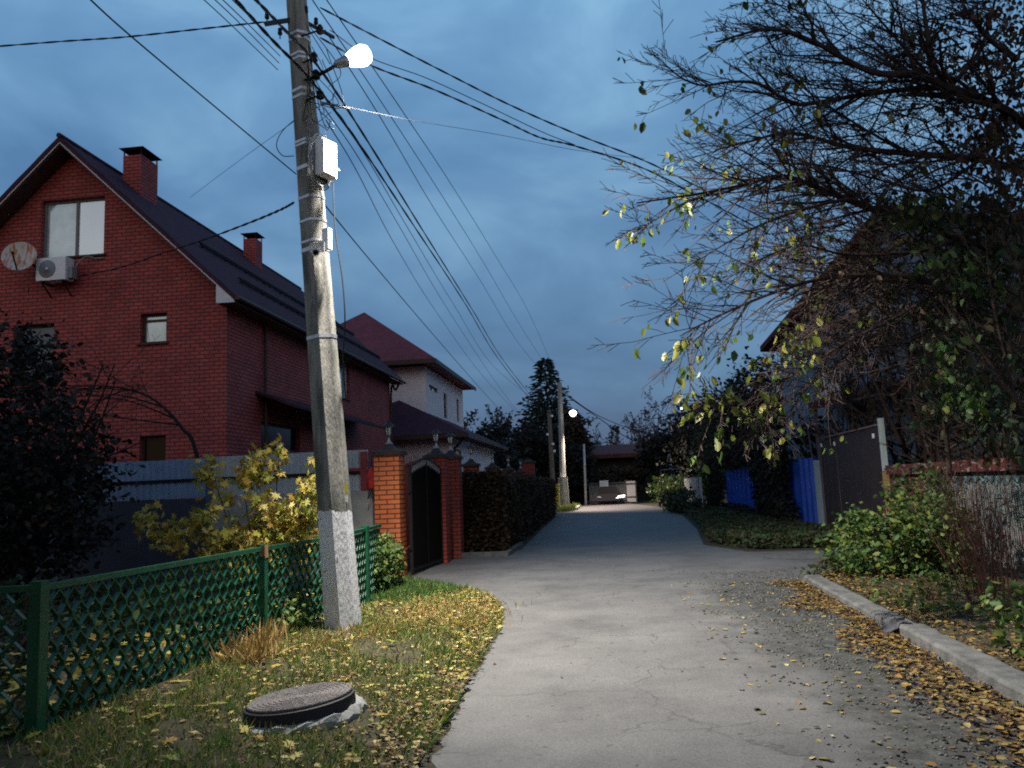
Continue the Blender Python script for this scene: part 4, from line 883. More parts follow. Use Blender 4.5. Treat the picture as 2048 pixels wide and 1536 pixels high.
rcur = .36
while rcur > .05:
    cvr += [ringpts(rcur-.012, .192), ringpts(rcur-.017, .186), ringpts(rcur-.03, .186), ringpts(rcur-.035, .192)]; rcur -= .036
part('cover', stack(cvr), 'cast_iron', mh)

# ================================================================== WIRES
def wire(px, Ys, r, label, mat='cable', twist=False, name='power_line', group='overhead wires', n=14):
    pts = spline([AY(x, y, Y) for (x, y), Y in zip(px, Ys)], n); m = MB()
    if twist:
        for ph in (0, math.pi):
            q_ = []
            for i, p in enumerate(pts): q_.append(p+np.array([0, .3*math.cos(i*.9+ph), math.sin(i*.9+ph)])*r*.8)
            m.tube(q_, r*.75, 4)
    else: m.tube(pts, r, 5)
    o = single(name, m, mat, label, 'cable', group)
    return o
wire([(-60, 97), (120, 83), (250, 74), (400, 58), (528, 44)], [9.3]*5, .010, 'twisted cable from the left edge of the photo to the pole crossarm', twist=True)
wire([(150, -30), (250, 62), (420, 205), (592, 348)], [5.5, 6.3, 7.8, 9.35], .008, 'single straight black wire crossing the upper left sky to the pole')
wire([(640, 398), (740, 520), (850, 650), (950, 765), (1010, 832)], [9.45, 14, 21, 34, 50], .010, 'long wire leaving the pole just above the junction box towards the white house')
wire([(440, -35), (540, 75), (632, 172), (720, 290), (830, 455), (930, 607), (1000, 722), (1092, 838)], [6.5, 7.8, 9.2, 12, 18, 29, 44, 60], .019, 'left strand of the thick twisted pair running to the far wooden pole', twist=True)
wire([(478, -35), (560, 50), (640, 138), (740, 290), (850, 468), (945, 620), (1010, 725), (1094, 832)], [6.3, 7.5, 9.1, 12.2, 18.5, 30, 46, 60], .018, 'right strand of the thick twisted pair running to the far wooden pole', twist=True)
for k, (x0, xe, lb) in enumerate(((372, 556, 'lowest'), (395, 558, 'second lowest'), (412, 560, 'second highest'), (432, 562, 'highest'))):
    wire([(x0-8, -40), (x0+80, 40+k*2), (xe, 140-k*14)], [6, 7.4, 9.4], .0055, '%s of the four thin wires coming in behind the top of the near pole' % lb)
lines = [((648, 215), (720, 320), (800, 455), (890, 610), (985, 755), (1040, 830), 'thin wire just below the thick pair, second from the left'),
         ((652, 240), (715, 345), (790, 490), (870, 620), (960, 745), (1030, 822), 'thin wire furthest left in the bundle going to the far pole'),
         ((645, 190), (730, 310), (815, 455), (905, 605), (990, 735), (1085, 812), 'thin wire hidden close beside the thick twisted pair'),
         ((650, 60), (770, 250), (870, 420), (960, 560), (1040, 690), (1118, 782), 'thin wire above the thick pair, lowest of the upper three'),
         ((625, 0), (760, 200), (880, 385), (970, 530), (1040, 650), (1118, 772), 'thin wire above the thick pair, middle of the upper three'),
         ((640, -20), (800, 215), (900, 365), (990, 510), (1060, 630), (1120, 768), 'thin wire above the thick pair, topmost of the upper three')]
for l_ in lines: wire(l_[:6], [9.3, 13, 19, 29, 43, 59.6], .008, l_[6])
wire([(640, 15), (760, 78), (900, 150), (1020, 210), (1150, 267), (1290, 322), (1420, 385), (1560, 450)], [9.2, 9.6, 10.2, 10.8, 11.5, 12.2, 13, 14], .011, 'upper twisted service cable sagging from the near pole to the right hand tree', twist=True)
wire([(640, 75), (740, 130), (870, 180), (1000, 238), (1080, 275), (1150, 292), (1290, 338), (1420, 405), (1540, 470)], [9.2, 9.5, 10, 10.6, 11, 11.4, 12, 12.7, 13.5], .011, 'lower twisted service cable sagging from the near pole to the right hand tree', twist=True)
wire([(660, 60), (740, 115), (850, 155), (960, 205), (1080, 262), (1150, 290)], [9.2, 9.5, 10, 10.5, 11, 11.4], .006, 'thin wire joining the lower service cable in mid span')
wire([(638, 202), (700, 215), (820, 240), (1000, 270), (1150, 300), (1290, 318)], [9.2, 9.4, 10, 10.8, 11.5, 12.2], .0035, 'thin pale line stretched from below the lamp to the right', 'cable_grey')
wire([(640, 205), (672, 212), (700, 218)], [9.2, 9.3, 9.4], .014, 'short thick white clamp and loop at the pole end of the pale line', 'cable_white', name='line_clamp')
wire([(588, 405), (560, 420), (500, 445), (420, 475), (330, 505), (240, 535), (160, 552)], [9.3, 10, 11.5, 13.5, 15.5, 17.3, 18.9], .014, 'twisted supply cable from the near pole to the brick gable', twist=True)
wire([(668, 300), (667, 390), (672, 470), (685, 560), (690, 640), (686, 720), (692, 800)], [9.3]*5+[9.4, 9.5], .009, 'black cable hanging vertically just right of the near pole')
wire([(380, 395), (480, 320), (592, 240)], [12, 10.5, 9.4], .003, 'faint thin wire left of the pole above the roof ridge', 'cable_grey')
wire([(1123, 785), (1160, 810), (1210, 845), (1245, 870), (1290, 893)], [59.6, 62, 66, 70, 75], .035, 'lower wire running on from the far concrete pole to the right')
wire([(1123, 780), (1180, 822), (1240, 850), (1330, 880)], [59.6, 63, 68, 75], .03, 'upper wire running on from the far concrete pole to the right')
wire([(1096, 824), (1105, 826), (1118, 815)], [59.6]*3, .04, 'short cable sagging between the far wooden pole and the concrete pole')

# ================================================================== FAR POLES AND LAMP
pb = G(1128, 1017); fp = thing('utility_pole', 'pale concrete utility pole far down the street carrying a lit lamp', 'utility pole', pb)
tp = AY(1119, 765, pb[1])
part('shaft', MB().tube([pb, pb+(tp-pb)*.27, pb+(tp-pb)*.9, tp], [.26, .22, .16, .15], 8), 'concrete', fp)
part('footing', MB().tube([pb+np.array([.05, -.3, 0]), pb+np.array([.03, -.3, 2.2])], [.42, .38], 6), 'concrete', fp)
part('crossarm', MB().bar(tp+np.array([-.1, 0, -.55]), tp+np.array([.65, 0, -.5]), .08).bar(tp+np.array([.6, 0, -.5]), tp+np.array([.6, 0, -.25]), .06), 'dark_metal', fp)
fl = thing('street_lamp', 'lit street lamp on the far concrete pole', 'street lamp', pb+np.array([0, 0, 7.]))
lp = AY(1146, 826, pb[1]-.5); pc_ = pb+(tp-pb)*.75
part('arm', MB().tube([pc_, (pc_+lp)/2+np.array([0, 0, .1]), lp+np.array([-.2, 0, .05])], .035, 6), 'dark_metal', fl)
part('bowl', MB().lathe([(.05, -.25), (.2, -.15), (.27, 0), (.2, .13), (.05, .2)], lp, 14), 'far_lamp_glow', fl, True)
spot('lamp_light', lp+np.array([.1, .5, -.3]), (0.8, pb[1]-.5, 0), 7500, 118, .6, (1, .80, .66), .15, fl)
wb = G(1106, 1009); wb = AY(1108, 1012, 61.); wb[2] = 0; wt = AY(1098, 820, 61.)
wp = thing('utility_pole', 'dark wooden utility pole with white insulators beside the far concrete pole', 'utility pole', wb)
part('shaft', MB().tube([wb, wt], [.22, .15], 8), 'wood_pole', wp)
for px, py in ((1106, 888), (1109, 902), (1104, 832), (1095, 869)): part('insulator', MB().lathe([(.03, -.1), (.10, -.06), (.1, .06), (.03, .1)], AY(px, py, 60.7), 8), 'plastic_white', wp)
yp = AY(1116, 1012, 55.); yp[2] = 0
single('marker_post', MB().box(yp[0]-.14, yp[0]+.14, yp[1]-.1, yp[1]+.1, 0, 1.75).box(yp[0]-.16, yp[0]+.16, yp[1]-.12, yp[1]+.12, 0, .25), 'yellow_print', 'pale yellow marker post at the foot of the far concrete pole', 'post')
bp = AY(1172, 1012, 63.); bp[2] = 0; bt = AY(1168, 888, 63.)
single('barrier_pole', MB().tube([bp, bt], [.11, .08], 8), 'white_plank', 'thin tall white post standing left of the far yard gate', 'post', smooth=True)
# far gate, sign, car
GYf = 64.; ga_ = AY(1180, 1010, GYf); gb_ = AY(1250, 1010, GYf); top = AY(1215, 965, GYf)[2]
fg = thing('yard_gate', 'wide grey slatted gate closing the far end of the street', 'gate', ((ga_[0]+gb_[0])/2, GYf, 0))
sl = MB()
for x in np.arange(ga_[0], gb_[0], .13): sl.box(x, x+.10, GYf, GYf+.03, .1, top)
part('slats', sl, 'slat_grey', fg); part('frame', MB().box(ga_[0]-.3, gb_[0]+.1, GYf-.06, GYf-.01, top-.15, top-.05).box(ga_[0]-.3, gb_[0]+.1, GYf-.06, GYf-.01, .2, .3).box(ga_[0]-.35, ga_[0]-.2, GYf-.1, GYf, 0, top+.1).box(gb_[0]+.1, gb_[0]+.25, GYf-.1, GYf, 0, top+.15), 'dark_metal', fg)
sg = AY(1208, 968, GYf-.1); single('gate_sign', MB().box(sg[0]-.34, sg[0]+.34, GYf-.1, GYf-.07, sg[2]-.27, sg[2]+.27), 'plastic_white', 'plain white board fixed on the far grey gate', 'sign')
wa = AY(1254, 1000, 62.5); wb_ = AY(1272, 1000, 62.5); wtp = AY(1262, 962, 62.5)[2]
mb = MB().box(wa[0], wb_[0], 62.5, 62.56, .15, wtp); o = thing('sheet_panel', 'white sheet metal panel beside the far gate', 'fence', ((wa[0]+wb_[0])/2, 62.5, 0)); part('sheet', mb, 'galvanised', o); part('rails', MB().box(wa[0], wb_[0], 62.44, 62.498, .5, .58).box(wa[0], wb_[0], 62.44, 62.498, 1.5, 1.58).box(wa[0]-.08, wa[0]-.005, 62.45, 62.55, 0, wtp+.1).box(wb_[0]+.005, wb_[0]+.08, 62.45, 62.55, 0, wtp), 'dark_metal', o)
hl = AY(1241, 993, 62.); cx_ = hl[0]-.9; car = thing('parked_car', 'dark car parked at the far gate with one headlight lit', 'car', (cx_, 62.9, 0))
prof = [(-.85, .3), (-.87, .62), (-.8, .82), (.8, .82), (.87, .62), (.85, .3)]
b1 = MB().poly3([(cx_+x, 62.1, z) for x, z in prof], (0, 1.4, .08)); b1.poly3([(cx_+x, 63.0, z) for x, z in [(-.78, .85), (-.6, 1.4), (.6, 1.4), (.78, .85)]], (0, .7, 0)); part('body', b1, 'car_paint', car)
for sx in (-.72, .72): part('wheel', MB().lathe([(.28, -.1), (.31, -.08), (.31, .08), (.28, .1)], (cx_+sx, 62.5, .31), 16, (np.array([0, 1., 0]), np.array([0, 0, 1.]), np.array([1., 0, 0]))), 'rim_rubber', car)
part('headlight', MB().poly3([(hl[0]-.33, 62.04, hl[2]-.10), (hl[0]+.3, 62.04, hl[2]-.02), (hl[0]+.34, 62.04, hl[2]+.09), (hl[0]-.1, 62.04, hl[2]+.06)], (0, .05, 0)), 'headlight_glow', car)
part('headlight', MB().poly3([(cx_-.55, 62.07, .55), (cx_-.85, 62.07, .6), (cx_-.85, 62.07, .68), (cx_-.6, 62.07, .66)], (0, .025, 0)), 'plastic_grey', car)
# far building with red roof
fh = thing('far_building', 'low building with a dull red roof behind the far gate', 'building', (0, 76, 0))
r0_ = AY(1170, 893, 72.); r1_ = AY(1275, 893, 72.); rb_ = AY(1220, 914, 72.)
part('wall', MB().box(r0_[0]+.6, r1_[0]+2, 73, 80, 0, rb_[2]), 'soil', fh)
part('roof', MB().poly3([(r0_[0], 72, rb_[2]), (r0_[0], 76.5, r0_[2]+.25), (r0_[0], 81, rb_[2])], (r1_[0]+3-r0_[0], 0, 0)).box(r0_[0]-.1, r1_[0]+3.1, 71.8, 71.98, rb_[2]-.1, rb_[2]+.25), 'roof_rust', fh)
# distant star-like lamp in the trees
sl_ = AY(1363, 817, 85.); s_ = thing('street_lamp', 'tiny distant lit lamp above the dark trees on the right', 'street lamp', (sl_[0], 85, 0)); part('bowl', MB().lathe([(.05, -.12), (.13, 0), (.05, .12)], sl_, 8), 'star_glow', s_); part('pole', MB().tube([(sl_[0], 85.2, 0), (sl_[0], 85.2, sl_[2]+.1), tuple(sl_)], .06, 6), 'dark_metal', s_)

# ================================================================== RIGHT SIDE: fences, gate, sheds
RXf = 5.9
bfn = thing('blue_fence', 'bright blue sheet metal fence half swallowed by dark ivy', 'fence', (RXf, 30, 0))
for (y0, y1, h) in ((23.75, 25.7, 2.1), (25.72, 28.6, 2.05), (28.62, 31.8, 2.0), (31.82, 36, 2.05), (36.02, 41, 2.0)):
    c_ = MB(); corrug(c_, (RXf, y1), (RXf, y0), .1, h, max(3, int((y1-y0)/.9)), .12); part('panel', c_, 'blue_paint', bfn)
pst = thing('pale_boards', 'narrow pale weathered boards between the blue fence and the brown gate', 'fence', (RXf, 23.3, 0))
for y0, y1 in ((23.42, 23.72), (23.08, 23.38), (22.92, 23.04)): part('board', MB().box(RXf-.02, RXf+.02, y0, y1, .05, 2.0+.04*(y0 % 1)), 'pale_board', pst)
bg_ = thing('double_gate', 'tall dark brown sheet metal double gate with pale chipped edges', 'gate', (RXf, 20.4, 0))
g0y, g1y, gsp = 17.95, 22.85, 21.3
part('leaf', MB().box(RXf-.02, RXf+.02, gsp+.02, g1y-.06, .08, 2.53), 'brown_tin', bg_); part('leaf', MB().box(RXf-.02, RXf+.02, g0y+.06, gsp-.02, .08, 2.58), 'brown_tin', bg_)
ed = MB().bar((RXf-.04, g1y, .0), (RXf-.04, g1y, 2.6), .05).bar((RXf-.04, g0y, 2.62), (RXf-.04, g1y, 2.58), .04).box(RXf-.032, RXf-.022, gsp-.012, gsp+.012, .08, 2.5)
part('edge_strip', ed, 'bark_pale', bg_); part('post', MB().box(RXf-.06, RXf+.04, g0y-.14, g0y-.02, 0, 1.62), 'rust_bare', bg_); part('post', MB().box(RXf-.05, RXf+.05, g0y-.12, g0y-.02, 1.63, 2.75), 'pale_board', bg_)
for y, z in ((g0y+.35, 2.35), (gsp+.05, 2.33), (g1y-.25, 2.35)): part('fitting', MB().box(RXf-.04, RXf-.022, y, y+.1, z, z+.1), 'plastic_white', bg_)
sc = thing('scaffold_frame', 'thin rusty pipe frame standing above the brown gate', 'frame', (RXf+.4, 23, 0))
part('uprights', MB().bar((RXf+.25, 23.6, 0), (RXf+.15, 23.9, 3.3), .05).bar((RXf+.3, 24.6, 0), (RXf+.2, 24.9, 3.1), .04).bar((RXf+.3, 23.0, 2.4), (RXf+.3, 23., 3.5), .05), 'bark_pale', sc)
part('crossbar', MB().bar((RXf+.3, 23.0, 3.5), (RXf+.9, 20.2, 3.5), .05).bar((RXf+.9, 20.2, 2.6), (RXf+.9, 20.2, 3.5), .04), 'bark_pale', sc)
# right picket fence
pf = thing('board_fence', 'patchy teal and white board fence with a peeling red top beam and thin slats', 'fence', (RXf, 13, 0))
bd = []
yb = 8.3; k = 0
while yb < 17.6:
    bd.append((yb, .42 if k % 3 else .5)); yb += bd[-1][1]+.015; k += 1
for y0, w in bd: part('board', MB().box(RXf+.06, RXf+.085, y0, y0+w, .15, 1.60+.02*math.sin(y0*5)), 'teal_board' if y0 < 15 else 'old_red_paint', pf)
part('top_beam', MB().box(RXf-.06, RXf+.05, 11.8, 17.7, 1.55, 1.74), 'old_red_paint', pf); part('low_beam', MB().box(RXf-.03, RXf+.055, 8.3, 17.7, .55, .64), 'old_red_paint', pf)
rr = random.Random(8); sl = []
y = 8.4; m_ = MB(); cnt = 0
while y < 15.6:
    t = rr.uniform(-.02, .02); m_.bar((RXf-.10, y, .12), (RXf-.10, y+t, 1.35+rr.uniform(-.03, .03)), .022, .012); y += rr.uniform(.055, .075)
part('slats', m_, 'slat_grey', pf)['kind'] = 'stuff'
zz = MB(); ys_ = np.arange(8.4, 15.2, .13)
for i in range(len(ys_)-1): zz.bar((RXf-.12, ys_[i], 1.36 if i % 2 else 1.46), (RXf-.12, ys_[i+1], 1.46 if i % 2 else 1.36), .012)
part('wire_edge', zz, 'cable_grey', pf)
# right house, gable turned to the street
P1 = np.array([6.9, 25.3]); uu = np.array([.373, -.928]); nn2 = np.array([-.928, -.373])
W0 = P1-nn2*1.2
def wallpt(px, py, off=0):  # ray ∩ house gable plane
    d = ray(px, py); w0 = W0+nn2*off; t = ((w0-CAM[:2])@nn2)/(d[:2]@nn2); p = CAM+d*t; return p
def su(p): return (p[:2]-W0)@uu
A_ = wallpt(1558, 690); Bk = wallpt(1790, 425); s0, z0_ = su(A_), A_[2]; s1, z1_ = su(Bk), Bk[2]
RH = thing('wooden_house', 'old house with a pale blue boarded gable behind the bare tree and brown gate', 'house', (W0[0], W0[1], 0))
def hp(s, z, d=0): p = W0+uu*s-nn2*d; return (p[0], p[1], z)
s2_ = 2*s1-s0
hw = MB(); a = su(wallpt(1628, 745)); b_ = su(wallpt(1688, 745)); zt = wallpt(1650, 742)[2]; zb_ = wallpt(1650, 792)[2]
holed(hw, s0, s2_, 0, z1_, [(min(a, b_), max(a, b_), zb_, zt)], lambda u, z, d: hp(u, z, d), .12, [((-(z1_-z0_)/(s1-s0), 1), z0_-(z1_-z0_)/(s1-s0)*s0), (((z1_-z0_)/(s1-s0), 1), z1_+(z1_-z0_)/(s1-s0)*s1)])
hw.add([hp(s0, 0), hp(s0, 0, 9), hp(s0, z0_, 9), hp(s0, z0_)], [(0, 1, 2, 3)]).add([hp(s2_, 0), hp(s2_, 0, 9), hp(s2_, z0_, 9), hp(s2_, z0_)], [(0, 1, 2, 3)])
part('wall', hw, 'blue_board', RH)
window(RH, (min(a, b_), max(a, b_), zb_, zt), lambda u, z, d: hp(u, z, d), .12, ['curtain'], 'white_trim', split=(.5,), sill=False)
sl2 = (z1_-z0_)/(s1-s0); rm = MB()
for sg_ in (0, 1):
    e = (s0-.45, z0_-.45*sl2) if sg_ == 0 else (s2_+.45, z0_-.45*sl2)
    rm.poly3([hp(e[0], e[1]+.02, -.5), hp(s1, z1_+.02, -.5), hp(s1, z1_+.22, -.5), hp(e[0], e[1]+.22, -.5)], (-nn2[0]*10, -nn2[1]*10, 0))
part('roof', rm, 'roof_rust', RH)
ca = su(wallpt(1622, 810, 1.0)); cb_ = su(wallpt(1862, 760, 1.0)); zc_ = wallpt(1700, 800, 1.0)[2]
part('canopy', MB().poly3([hp(ca, zc_-.1, -1.1), hp(ca, zc_+.12, -1.1), hp(ca, zc_+.5, -.02), hp(ca, zc_+.3, -.02)], (uu[0]*(cb_-ca), uu[1]*(cb_-ca), 0)), 'roof_rust', RH)
pp = MB()
for s_ in (ca+.2, (ca+cb_)/2, cb_-.2): part('canopy_post', MB().bar(hp(s_, 0, -1.0), hp(s_, zc_-.1, -1.0), .1), 'bark_pale', RH)

part('porch_wall', MB().poly3([hp((ca+cb_)/2+.3, 0, -.6), hp((ca+cb_)/2+.3, zc_-.12, -.6), hp((ca+cb_)/2+1.3, zc_-.12, -.6), hp((ca+cb_)/2+1.3, 0, -.6)], (nn2[0]*.08, nn2[1]*.08, 0)), 'blue_board', RH)
part('skirting', MB().poly3([hp(cb_-1.5, 1.5, -.9), hp(cb_-1.5, 1.95, -.9), hp(cb_+2.5, 1.95, -.9), hp(cb_+2.5, 1.5, -.9)], (nn2[0]*.05, nn2[1]*.05, 0)), 'teal_board', RH)
# dark shed behind blue fence
sh = thing('garden_shed', 'dark shed with a rusty roof edge above the ivy covered blue fence', 'shed', (9.5, 36, 0))
part('wall', MB().box(7.4, 11.5, 31, 42, 0, 3.2), 'bark_black', sh); part('roof', MB().poly3([(6.9, 30.6, 3.2), (9.4, 30.6, 4.4), (11.9, 30.6, 3.2)], (0, 12, 0)), 'roof_rust', sh)
# far right plank fence, pipe frame
wf = thing('plank_fence', 'whitewashed plank fence in the weeds at the far right bend', 'fence', (4.6, 47, 0))
a = G(1322, 1012); b_ = G(1395, 1040); 
pa, pb2 = np.array([4.9, 52.]), np.array([4.6, 40.]); rr = random.Random(3)
m_ = int(np.linalg.norm(pb2-pa)/.3)
for k in range(m_):
    p = pa+(pb2-pa)*k/m_; q_ = pa+(pb2-pa)*(k+.8)/m_
    if rr.random() < .85: part('plank', MB().poly3([(p[0], p[1], .1), (q_[0], q_[1], .1), (q_[0], q_[1], 1.7+rr.uniform(-.08, .06)), (p[0], p[1], 1.72)], (.03, 0, 0)), 'white_plank', wf)
part('rail', MB().bar((pa[0]+.06, pa[1], 1.3), (pb2[0]+.06, pb2[1], 1.3), .06), 'bark_pale', wf)
a = AY(1321, 940, 46); b_ = AY(1362, 937, 46); single('pipe_frame', MB().bar((a[0], 46, 0), a, .06).bar(a, b_, .06).bar(b_, (b_[0], 46, 0), .06), 'slat_grey', 'pale pipe frame standing behind the far plank fence', 'frame')
# rag on kerb
c_ = G(1822, 1262, .12); rg = MB(); rr = random.Random(12); n = 8
for i in range(n):
    for j in range(6):
        u = (i/(n-1)-.5)*.30; v = j/5; z = .135-(.0 if v < .4 else (v-.4)*.2)+rr.uniform(-.008, .012)+.02*math.sin(i*1.9); rg.v.append((2.75+.10-v*.22+rr.uniform(-.02, .02), 8.5+u*(1-.35*abs(math.sin(j))), max(z, .02)))
rg.f = [(i*6+j, i*6+j+1, (i+1)*6+j+1, (i+1)*6+j) for i in range(n-1) for j in range(5)]
o = single('rag', rg, 'rag', 'dark rag draped over the kerb joint on the right', 'cloth'); sm_ = o.modifiers.new('t', 'SOLIDIFY'); sm_.thickness = .008

# ================================================================== VEGETATION
# maple sapling behind the green fence
mcn = AY(512, 1000, 11.8); mt = thing('maple_sapling', 'young maple with yellow autumn leaves behind the green fence', 'tree', (mcn[0], mcn[1], 0))
T = Tree(21)
for (px, py) in ((420, 930), (480, 915), (560, 905), (630, 900), (400, 1040), (450, 1000), (520, 960), (590, 1010), (635, 960), (500, 1080), (430, 1090), (610, 1060)):
    e_ = AY(px, py, 11.8+T.r.uniform(-.7, .7)); b0 = np.array([mcn[0]+.1, mcn[1], .0]); md = (b0*.45+e_*.55)+np.array([0, 0, -.12]); T.along(spline([b0, b0*.75+md*.25+np.array([0, 0, .15]), md, e_], 4), .022, 1, .3, .05, (7, 6), .38, (.4, 1.2), 5, .003, start=.4)
for px, py in ((335, 1045), (292, 1035)):
    e_ = AY(px, py, 11.3); b0 = np.array([mcn[0]-.2, mcn[1]-.2, .3]); T.along(spline([b0, (b0+e_)/2, e_], 4), .012, 1, .3, 0, (2, 2), .2, start=.7)
part('trunk', T.mb, 'bark_black', mt)
P = []
for tip, d, pts in T.tips:
    for k in range(26): f = T.r.uniform(.25, 1.0)*(len(pts)-1); i = min(int(f), len(pts)-2); P.append(pts[i]+(pts[i+1]-pts[i])*(f-i)+np.array([T.r.gauss(0, .09) for _ in range(3)]))
P = np.array(P); keep = P[:, 2] > .5; P = P[keep]
leaves('crown', P, .115, 'maple_leaf', mt, MAPLE, droop=.55, jit=.35)
# small green plants behind the fence
def plant(name, label, c, R, n, size, mat, stems=8, cat='shrub', shape=OVAL, group=None, clump=None, bark='stem_red', zmin=.06):
    r = thing(name, label, cat, (c[0], c[1], 0), group); T = Tree(int(abs(c[0]*100+c[1]*10)))
    for k in range(stems):
        e_ = np.array(c)+np.array([T.r.uniform(-.8, .8)*R[0], T.r.uniform(-.8, .8)*R[1], T.r.uniform(.2, .9)*R[2]]); b0 = np.array([c[0]+T.r.uniform(-.2, .2)*R[0], c[1]+T.r.uniform(-.2, .2)*R[1], 0]); T.along(spline([b0, (b0+e_)/2+np.array([0, 0, .1]), e_], 4), max(.008, R[2]*.015), 1, .25, .1, (4, 4), .35, nseg=4)
    part('stem', T.mb, bark, r)
    P = clumps(c, R, clump[0], clump[1], np.array(R)*clump[2], zmin=zmin) if clump else inblob(c, R, n, zmin=zmin)
    leaves('foliage', P, size, mat, r, shape, droop=.15, jit=.4); return r
plant('shrub', 'low green seedling with a few large leaves behind the middle of the green fence', (-4.7, 8.2, .45), (.4, .5, .45), 60, .13, 'shrub_leaf', 5)
plant('shrub', 'small leafy weed at the post of the green fence', (-3.75, 9.3, .22), (.25, .5, .25), 500, .07, 'shrub_leaf', 6)
plant('shrub', 'green creeper climbing the end of the short fence section below the brick pillar', (-3.55, 12.6, .5), (.22, .8, .5), 1500, .075, 'shrub_leaf', 10)
for i, (x, y, h) in enumerate(((-5.6, 6.8, .5), (-5.2, 9.6, .55), (-6.3, 8.2, .7))):
    plant('shrub', ('sparse weedy bush in the dark yard nearest the camera', 'sparse weedy bush below the yellow maple', 'tall sparse weedy bush deep in the dark yard')[i], (x, y, h*.55), (.8, .9, h*.8), 380, .09, 'dark_leaf', 8)
# dark tree at left
dt = thing('dark_tree', 'dense dark tree filling the left edge in front of the brick house', 'tree', (-9.6, 12.2, 0))
T = Tree(31)
for k in range(9): T.grow((-9.6, 12.2, .2), (T.r.uniform(-.5, .6), T.r.uniform(-.4, .4), 1), T.r.uniform(2.5, 4.2), .06, 2, .22, .05, (6, 5), .45)
part('trunk', T.mb, 'bark_black', dt)
P = np.concatenate([clumps((-10.1, 12.2, 2.2), (1.9, 1.5, 2.0), 240, 26, (.24, .24, .2)), clumps((-9.8, 12.2, 1.6), (1.6, 1.3, 1.3), 130, 26, (.24, .24, .2)), clumps((-10.3, 12.4, 3.6), (1.1, 1.1, 1.3), 80, 24, (.2, .2, .2))])
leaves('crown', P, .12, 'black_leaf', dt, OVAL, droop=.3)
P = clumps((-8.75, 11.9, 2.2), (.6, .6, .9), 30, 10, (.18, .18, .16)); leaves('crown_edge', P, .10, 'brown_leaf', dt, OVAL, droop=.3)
# arched bare tree against the brick gable
T = Tree(17); ar = [AY(x, y, 16.8) for x, y in ((392, 905), (365, 858), (335, 822), (300, 795), (255, 778), (200, 772), (140, 775), (80, 790))]
atr = thing('bent_tree', 'bare arched tree bending left across the brick gable', 'tree', (ar[0][0], 16.8, 0))
sp0 = spline([np.array([ar[0][0]+.5, 16.8, 0])]+ar, 5); T.along(sp0, .05, 2, .18, -.02, (16, 6), .30, (.25, .7), 6, .006, start=.5)
for q0, q1, q2 in (((345, 835), (250, 800), (150, 790)), ((360, 850), (240, 835), (130, 815)), ((330, 815), (230, 790), (90, 800)), ((210, 775), (190, 830), (210, 870))): T.along(spline([AY(*q0, 16.8), AY(*q1, 16.7), AY(*q2, 16.6)], 5), .022, 1, .2, 0, (12, 8), .28, (.3, .8), 5, .005)
part('trunk', T.mb, 'bark_black', atr)
P = []
for tip, d, pts in T.tips:
    if T.r.random() < .5: P.append(tip)
leaves('crown', np.array(P), .08, 'brown_leaf', atr, OVAL, droop=.5)
# hedge
hd = thing('hedge', 'long clipped brownish hedge along the left side of the road', 'hedge', (-3.1, 32, 0))
n = 36000; y = 20.0+24.3*RNG.uniform(0, 1, n)**1.5; side = RNG.uniform(0, 1, n)
x = np.where(side < .55, -2.62-.012*(y-20)+RNG.normal(0, .06, n), RNG.uniform(-3.6, -2.65, n)); z = np.where(side < .55, RNG.uniform(.05, 1.92, n), np.where(side < .8, 1.9+RNG.normal(0, .05, n), RNG.uniform(.05, 1.9, n)))
y = np.where(side > .93, 20.+RNG.normal(0, .06, n), y); x = x-.01*(y-20)*(side > .55)
x += .08*np.sin(y*1.7+z*2); z += .05*np.sin(y*2.3)
leaves('foliage', np.c_[x, y, z], .10, 'brown_leaf', hd, DIAM)
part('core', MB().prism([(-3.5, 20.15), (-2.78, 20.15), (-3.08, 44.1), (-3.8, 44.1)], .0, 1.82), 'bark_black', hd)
# yard trees seen between the houses (dark masses left of hedge)
def conifer(x, y, h, w, label, name='spruce', seed=1):
    r = thing(name, label, 'tree', (x, y, 0)); rng = np.random.default_rng(seed); part('trunk', MB().tube([(x, y, 0), (x, y, h*.98)], [h*.018, .02], 6), 'bark_black', r)
    P = []; D = []
    nl = int(h*4.2)
    for i in range(nl):
        f = i/nl; z0 = h*(.06+.94*f); L_ = w*(1-f)**.85*rng.uniform(.75, 1.12)+.12; m_ = max(6, int(15*(1-f)+5))
        for k in range(m_):
            a = 2*math.pi*(k+rng.uniform())/m_; ll = L_*rng.uniform(.7, 1.1)
            for t in np.arange(.12, 1, .09 if f < .7 else .2):
                P.append((x+math.cos(a)*ll*t, y+math.sin(a)*ll*t, z0-ll*.28*t+rng.uniform(-.1, .1))); D.append((math.cos(a)+rng.uniform(-.9, .9), math.sin(a)+rng.uniform(-.9, .9), -.25))
    P = np.array(P)+rng.normal(0, .07, (len(P), 3)); leaves('crown', P, .62 if h > 8 else .4, 'needle', r, (DIAM[0]*np.array([.55, 1, 1]), DIAM[1]), dirs=np.array(D), rng=rng); return r
spb = AY(1090, 715, 75); conifer(spb[0], 75, spb[2], 6.6, 'tall dark spruce behind the far utility poles')
conifer(spb[0]+2.2, 77, 8.9, 2.6, 'shorter dark spruce just right of the tall one', seed=2)
